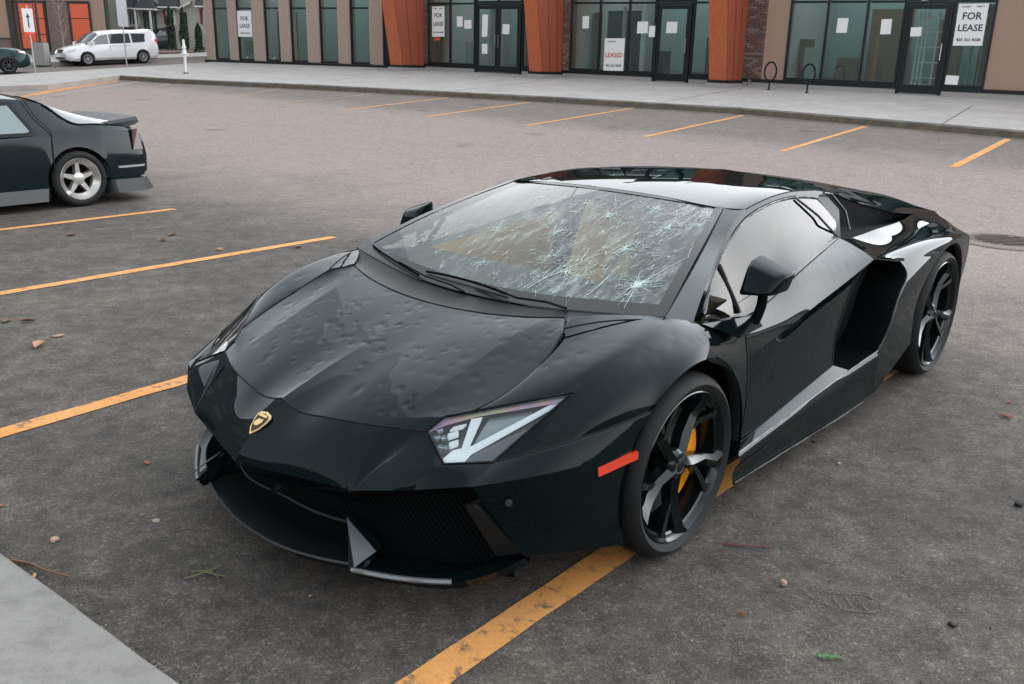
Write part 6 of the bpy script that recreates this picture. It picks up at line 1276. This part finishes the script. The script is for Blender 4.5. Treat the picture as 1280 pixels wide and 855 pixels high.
lp = empty("lamp_post", (-19.9, 38.9, gz(-19.9, 38.9) + .15)); tag(lp, "black lamp post on a square concrete footing in front of the orange boarded window", "lamp post"); mb = MB(); mb.lathe([(.78, .10), (.86, .09), (.9, .055), (5.8, .045)], 12, 'z'); mb.build("mast", trim_d, lp, 40); mb = MB(); mb.hexa([(-.24, -.24, -.1), (.24, -.24, -.1), (.24, .24, -.1), (-.24, .24, -.1), (-.22, -.22, .80), (.22, -.22, .80), (.22, .22, .80), (-.22, .22, .80)]); mb.build("footing", plinth_m, lp); mb = MB(); mb.tube([(0, 0, 5.75), (.5, 0, 5.9), (1.0, 0, 5.9)], .04, 8); mb.build("lamp_arm", trim_d, lp); mb = MB(); mb.box((.9, -.15, 5.82), (1.5, .15, 5.92)); mb.build("lamp_head", trim_d, lp)
sg2 = empty("signpost", (-15.75, 37.4, gz(-15.75, 37.4) + .15), R(62)); tag(sg2, "thin grey signpost with sign plates seen edge-on, standing in front of the minivan's tail", "sign"); mb = MB(); mb.tube([(0, 0, -.1), (0, 0, 3.0)], .026, 8); mb.build("post", galv, sg2); mb = MB(); mb.box((-.24, -.04, 1.45), (.24, -.03, 2.5)); mb.build("plate", mat("plate_back", (.45, .46, .48), .5, .3), sg2)
bo = empty("marker_post", (-11.6, 32.4, gz(-11.6, 32.4) + .15)); tag(bo, "slim white marker post standing on the corner of the pavement", "bollard"); mb = MB(); mb.lathe([(-.05, .055), (.5, .05), (.62, .075), (.66, .105), (.70, .075), (.82, .06), (.86, .085), (.90, .05), (1.10, .04), (1.14, .001)], 14, 'z'); mb.build("post", mat("white_plastic", (.66, .66, .65), .5), bo, 40); mb = MB(); mb.box((-.13, -.02, .60), (.13, .02, .67)); mb.build("collar", mat("white_plastic", (.66,) * 3), bo); mb = MB(); mb.lathe([(-.05, .10), (.03, .09), (.03, .001)], 14, 'z'); mb.build("foot", trim_d, bo)
for i, (s, t, sc_, lab) in enumerate(((-2.83, 4.86, .12, "white concrete block against the kerb at the end of a bay line"),)):
    mb = MB(); mb.box((-.14, -.07, 0), (.14, .07, .10)); o = mb.build("kerb_block", wht); o.location = stz(s, t - .12, .0); o.rotation_euler = (0, 0, math.atan2(SS[1], SS[0])); bv = o.modifiers.new("bevel", 'BEVEL'); bv.width = .02; tag(o, lab, "block")
hb_ = MB(); hb_.lathe([(0, .04), (.12, .035), (.16, .06), (.2, .001)], 10, 'z'); o = hb_.build("wall_tap", mat("steel_handle", (.45,) * 3), smooth=40); o.location = fw(13.45, -.12, .0); tag(o, "small metal standpipe at the foot of the brick pier", "pipe")

# =================================================================== litter on the asphalt
lf_m = [mat("dead_leaf_tan", (.36, .20, .11), .8), mat("dead_leaf_red", (.25, .09, .05), .8), mat("dead_leaf_brown", (.13, .075, .05), .85)]
def leaf(x, y, size, m, lab, seed, curl=.5):
    r_ = random.Random(seed); n = 9; V = []; F = []
    out = [(-1, 0), (-.6, .35), (-.1, .5), (.4, .34), (.75, .12), (1, 0)]; rows = []
    for j in range(7):
        q = -1 + 2 * j / 6; row = []
        for (a_, w) in out: row.append((a_ * size, q * w * size * (1 + r_.uniform(-.12, .12)), size * (curl * q * q * w + .12 * a_ * a_ + .06 * r_.random()) + .002))
        rows.append(row)
    for row in rows: V += row
    F = [(j * 6 + i, j * 6 + i + 1, (j + 1) * 6 + i + 1, (j + 1) * 6 + i) for j in range(6) for i in range(5)]
    o = meshobj("fallen_leaf", V, F, m, smooth=60); o.location = (x, y, gz(x, y) + .003); o.rotation_euler = (r_.uniform(-.1, .1), r_.uniform(-.1, .1), r_.uniform(0, 6.28)); sd_ = o.modifiers.new("t", 'SOLIDIFY'); sd_.thickness = .0012; tag(o, lab, "leaf")
def stone(x, y, size, m, lab, seed, flat=.6, name="pebble"):
    r_ = random.Random(seed); bm = bmesh.new(); bmesh.ops.create_icosphere(bm, subdivisions=2, radius=size)
    for v_ in bm.verts: k_ = 1 + r_.uniform(-.16, .16); v_.co = Vector((v_.co.x * k_, v_.co.y * k_ * .8, v_.co.z * k_ * flat + size * flat * .8))
    me = bpy.data.meshes.new(name); bm.to_mesh(me); bm.free(); me.materials.append(m); o = link(bpy.data.objects.new(name, me)); o.location = (x, y, gz(x, y)); o.rotation_euler = (0, 0, r_.uniform(0, 6)); tag(o, lab, "stone")
peb = mat("pale_pebble", (.36, .25, .18), .8); darkp = mat("dark_scrap", (.012, .013, .014), .7)
stone(-1.602, 2.781, .016, peb, "pale tan stone lying above the curved twig at lower left", 1); stone(.925, 2.603, .013, peb, "light pebble below the thin red twig right of the car", 2, .9); stone(2.043, 3.22, .022, darkp, "small black lump of rubber near the right edge", 3)
leaf(-1.53, 3.424, .022, lf_m[1], "small curled red-brown leaf left of the car's nose", 11); leaf(.744, 2.428, .016, lf_m[1], "tiny red-brown leaf below the pale pebble at lower right", 12, .9); leaf(2.493, 4.177, .035, lf_m[1], "reddish dead leaf near the right edge of the asphalt", 13); leaf(2.62, 4.38, .02, lf_m[1], "reddish leaf scrap cut by the right edge", 14)
leaf(-3.247, 5.467, .05, lf_m[2], "brown dead leaf at the left edge between two bay lines", 15, .3); leaf(-3.11, 5.476, .05, lf_m[2], "dark curled leaf beside the one at the left edge", 16, .8); leaf(-2.779, 4.975, .06, lf_m[0], "pale upright curled leaf between the left bay lines", 17, 1.0); leaf(-2.767, 5.17, .045, lf_m[0], "flat tan leaf just above the pale upright leaf", 18, .2)
leaf(-4.215, 8.335, .06, lf_m[2], "dark leaf below the line in front of the coupe's rear wheel", 19); leaf(-3.30, 8.50, .07, lf_m[2], "dark double leaf right of centre between the two upper left lines", 20); leaf(-3.276, 8.204, .05, lf_m[2], "small dark leaf just below the dark double leaf", 21); leaf(-2.631, 7.83, .05, lf_m[0], "tan leaf touching the top of the long left line", 22); leaf(-1.98, 8.03, .06, lf_m[2], "brown leaf lying on the long left line near its right end", 23); leaf(-1.5, 7.1, .05, lf_m[2], "brown leaf below the right end of the long left line", 24); leaf(-1.93, 3.02, .02, lf_m[1], "red-brown leaf fragment near the left edge above the pavement", 25, .2)
stone(1.445, 3.578, .010, peb, "small pale chip right of the front wheel", 6, .5); stone(1.413, 3.81, .013, darkp, "thin dark scrap beyond the front wheel", 7, .3); stone(1.394, 2.398, .014, darkp, "black plastic scrap at lower right", 8, .5); stone(-1.306, 2.944, .018, mat("pale_disc", (.30, .24, .18), .85), "flat round pale stone in front of the car's left corner", 9, .15)
def twig(pts, r, m, lab, br=()):
    mb = MB(); mb.tube([(x, y, gz(x, y) + z) for x, y, z in pts], [r * (1 - .5 * i / len(pts)) for i in range(len(pts))], 6)
    for b_1 in br: mb.tube([(x, y, gz(x, y) + z) for x, y, z in b_1], r * .6, 5)
    o = mb.build("twig", m, smooth=60); tag(o, lab, "twig")
twm = mat("twig_bark", (.19, .09, .05), .85); twg = mat("twig_green", (.12, .12, .06), .8)
twig(cr([(-1.70, 2.635, .012), (-1.62, 2.625, .010), (-1.52, 2.57, .016), (-1.44, 2.555, .006)], 14), .0055, twm, "curved brown twig lying beside the corner of the pavement"); twig([(-1.555, 2.56, .008), (-1.53, 2.49, .02), (-1.56, 2.46, .006)], .006, lf_m[0], "short crumpled brown twig at the pavement edge")
twig([(-1.06, 2.555, .006), (-1.0, 2.585, .014), (-.93, 2.575, .006)], .0035, twg, "green lichen-covered twig in front of the car's nose", ([(-1.05, 2.60, .006), (-.99, 2.59, .018), (-.95, 2.56, .01)], [(-1.0, 2.585, .014), (-.96, 2.62, .02)]))
twig([(.784, 2.861, .005), (.87, 2.845, .009), (.96, 2.848, .004)], .0028, mat("twig_red", (.14, .045, .035), .8), "thin red-brown twig right of the front wheel"); twig([(.30, 2.36, .006), (.31, 2.34, .006), (.325, 2.335, .006)], .0015, twm, "tiny straw scrap on the asphalt in the foreground")
spg = empty("green_sprig", (.952, 2.218, 0)); tag(spg, "bright green cedar sprig lying on the asphalt at bottom right", "sprig"); mb = MB(); r_ = random.Random(8); mb.tube([(-.035, .01, .004), (0, 0, .008), (.035, -.005, .004)], .002, 5); mb.build("stem", twg, spg); V = []; F = []
for i in range(60):
    q = r_.uniform(-.03, .035); an = r_.uniform(0, 6.28); L_ = r_.uniform(.006, .014); n = len(V); c = np.array([q, 0, .006]); d_1 = np.array([math.cos(an), math.sin(an), r_.uniform(0, .8)]) * L_; e_1 = np.array([-math.sin(an), math.cos(an), 0]) * .0022; V += [tuple(c), tuple(c + d_1 * .5 + e_1), tuple(c + d_1), tuple(c + d_1 * .5 - e_1)]; F.append((n, n + 1, n + 2, n + 3))
meshobj("leaflets", V, F, mat("sprig_green", (.05, .22, .06), .6), spg)
# dried mud outline left by a boot or tyre
mud = mat("dried_mud", (.125, .107, .088), .95); mb = MB()
r_ = random.Random(12)
def flakes(pts, n, spread):
    P = ln([(x, y, 0) for x, y in pts], 60)
    for _ in range(n):
        c = P[r_.randrange(60)] + np.array([r_.gauss(0, spread), r_.gauss(0, spread), 0]); s_f = r_.uniform(.0012, .0038); k = r_.randint(4, 6); a0 = r_.uniform(0, 6)
        mb.add([(c[0] + s_f * r_.uniform(.6, 1.3) * math.cos(a0 + 6.283 * q / k), c[1] + s_f * r_.uniform(.5, 1.1) * math.sin(a0 + 6.283 * q / k), .0018 + .001 * r_.random()) for q in range(k)], [tuple(range(k))])
flakes([(.98, 2.60), (1.0, 2.53), (1.06, 2.475), (1.15, 2.455), (1.21, 2.47), (1.215, 2.52), (1.18, 2.56), (1.10, 2.56), (1.04, 2.575)], 420, .0035); flakes([(1.0, 2.60), (1.10, 2.575), (1.2, 2.565)], 160, .009)
for q in (1.07, 1.11, 1.15): flakes([(q, 2.555), (q + .005, 2.47)], 50, .003)
tag(mb.build("mud_print", mud), "dried pale mud tread print on the asphalt at lower right", "mud print")

# loose grit, thickest along the edge of the near pavement
gm_ = [mat("grit_pale", (.30, .25, .20), .9), mat("grit_dark", (.03, .03, .03), .9)]
for gi, m in enumerate(gm_):
    mb = MB(); r_ = random.Random(30 + gi)
    for i in range(420):
        if i % 2: q = r_.uniform(-.6, 1.9); off = abs(r_.gauss(0, .05)) + .004; p = E0 + ed * q - en * off; x, y = float(p[0]), float(p[1])
        else: x, y = r_.uniform(-3.2, 3.0), r_.uniform(1.9, 6.5)
        s_g = r_.uniform(.0012, .0045); z = gz(x, y) + s_g * .4; V = [(x + s_g * r_.uniform(.7, 1.2), y, z), (x, y + s_g * r_.uniform(.7, 1.2), z), (x - s_g, y, z), (x, y - s_g * r_.uniform(.6, 1), z), (x, y, z + s_g * .9), (x, y, z - s_g)]
        mb.add(V, [(0, 1, 4), (1, 2, 4), (2, 3, 4), (3, 0, 4), (1, 0, 5), (2, 1, 5), (3, 2, 5), (0, 3, 5)])
    tag(mb.build("grit", m), kind="stuff")
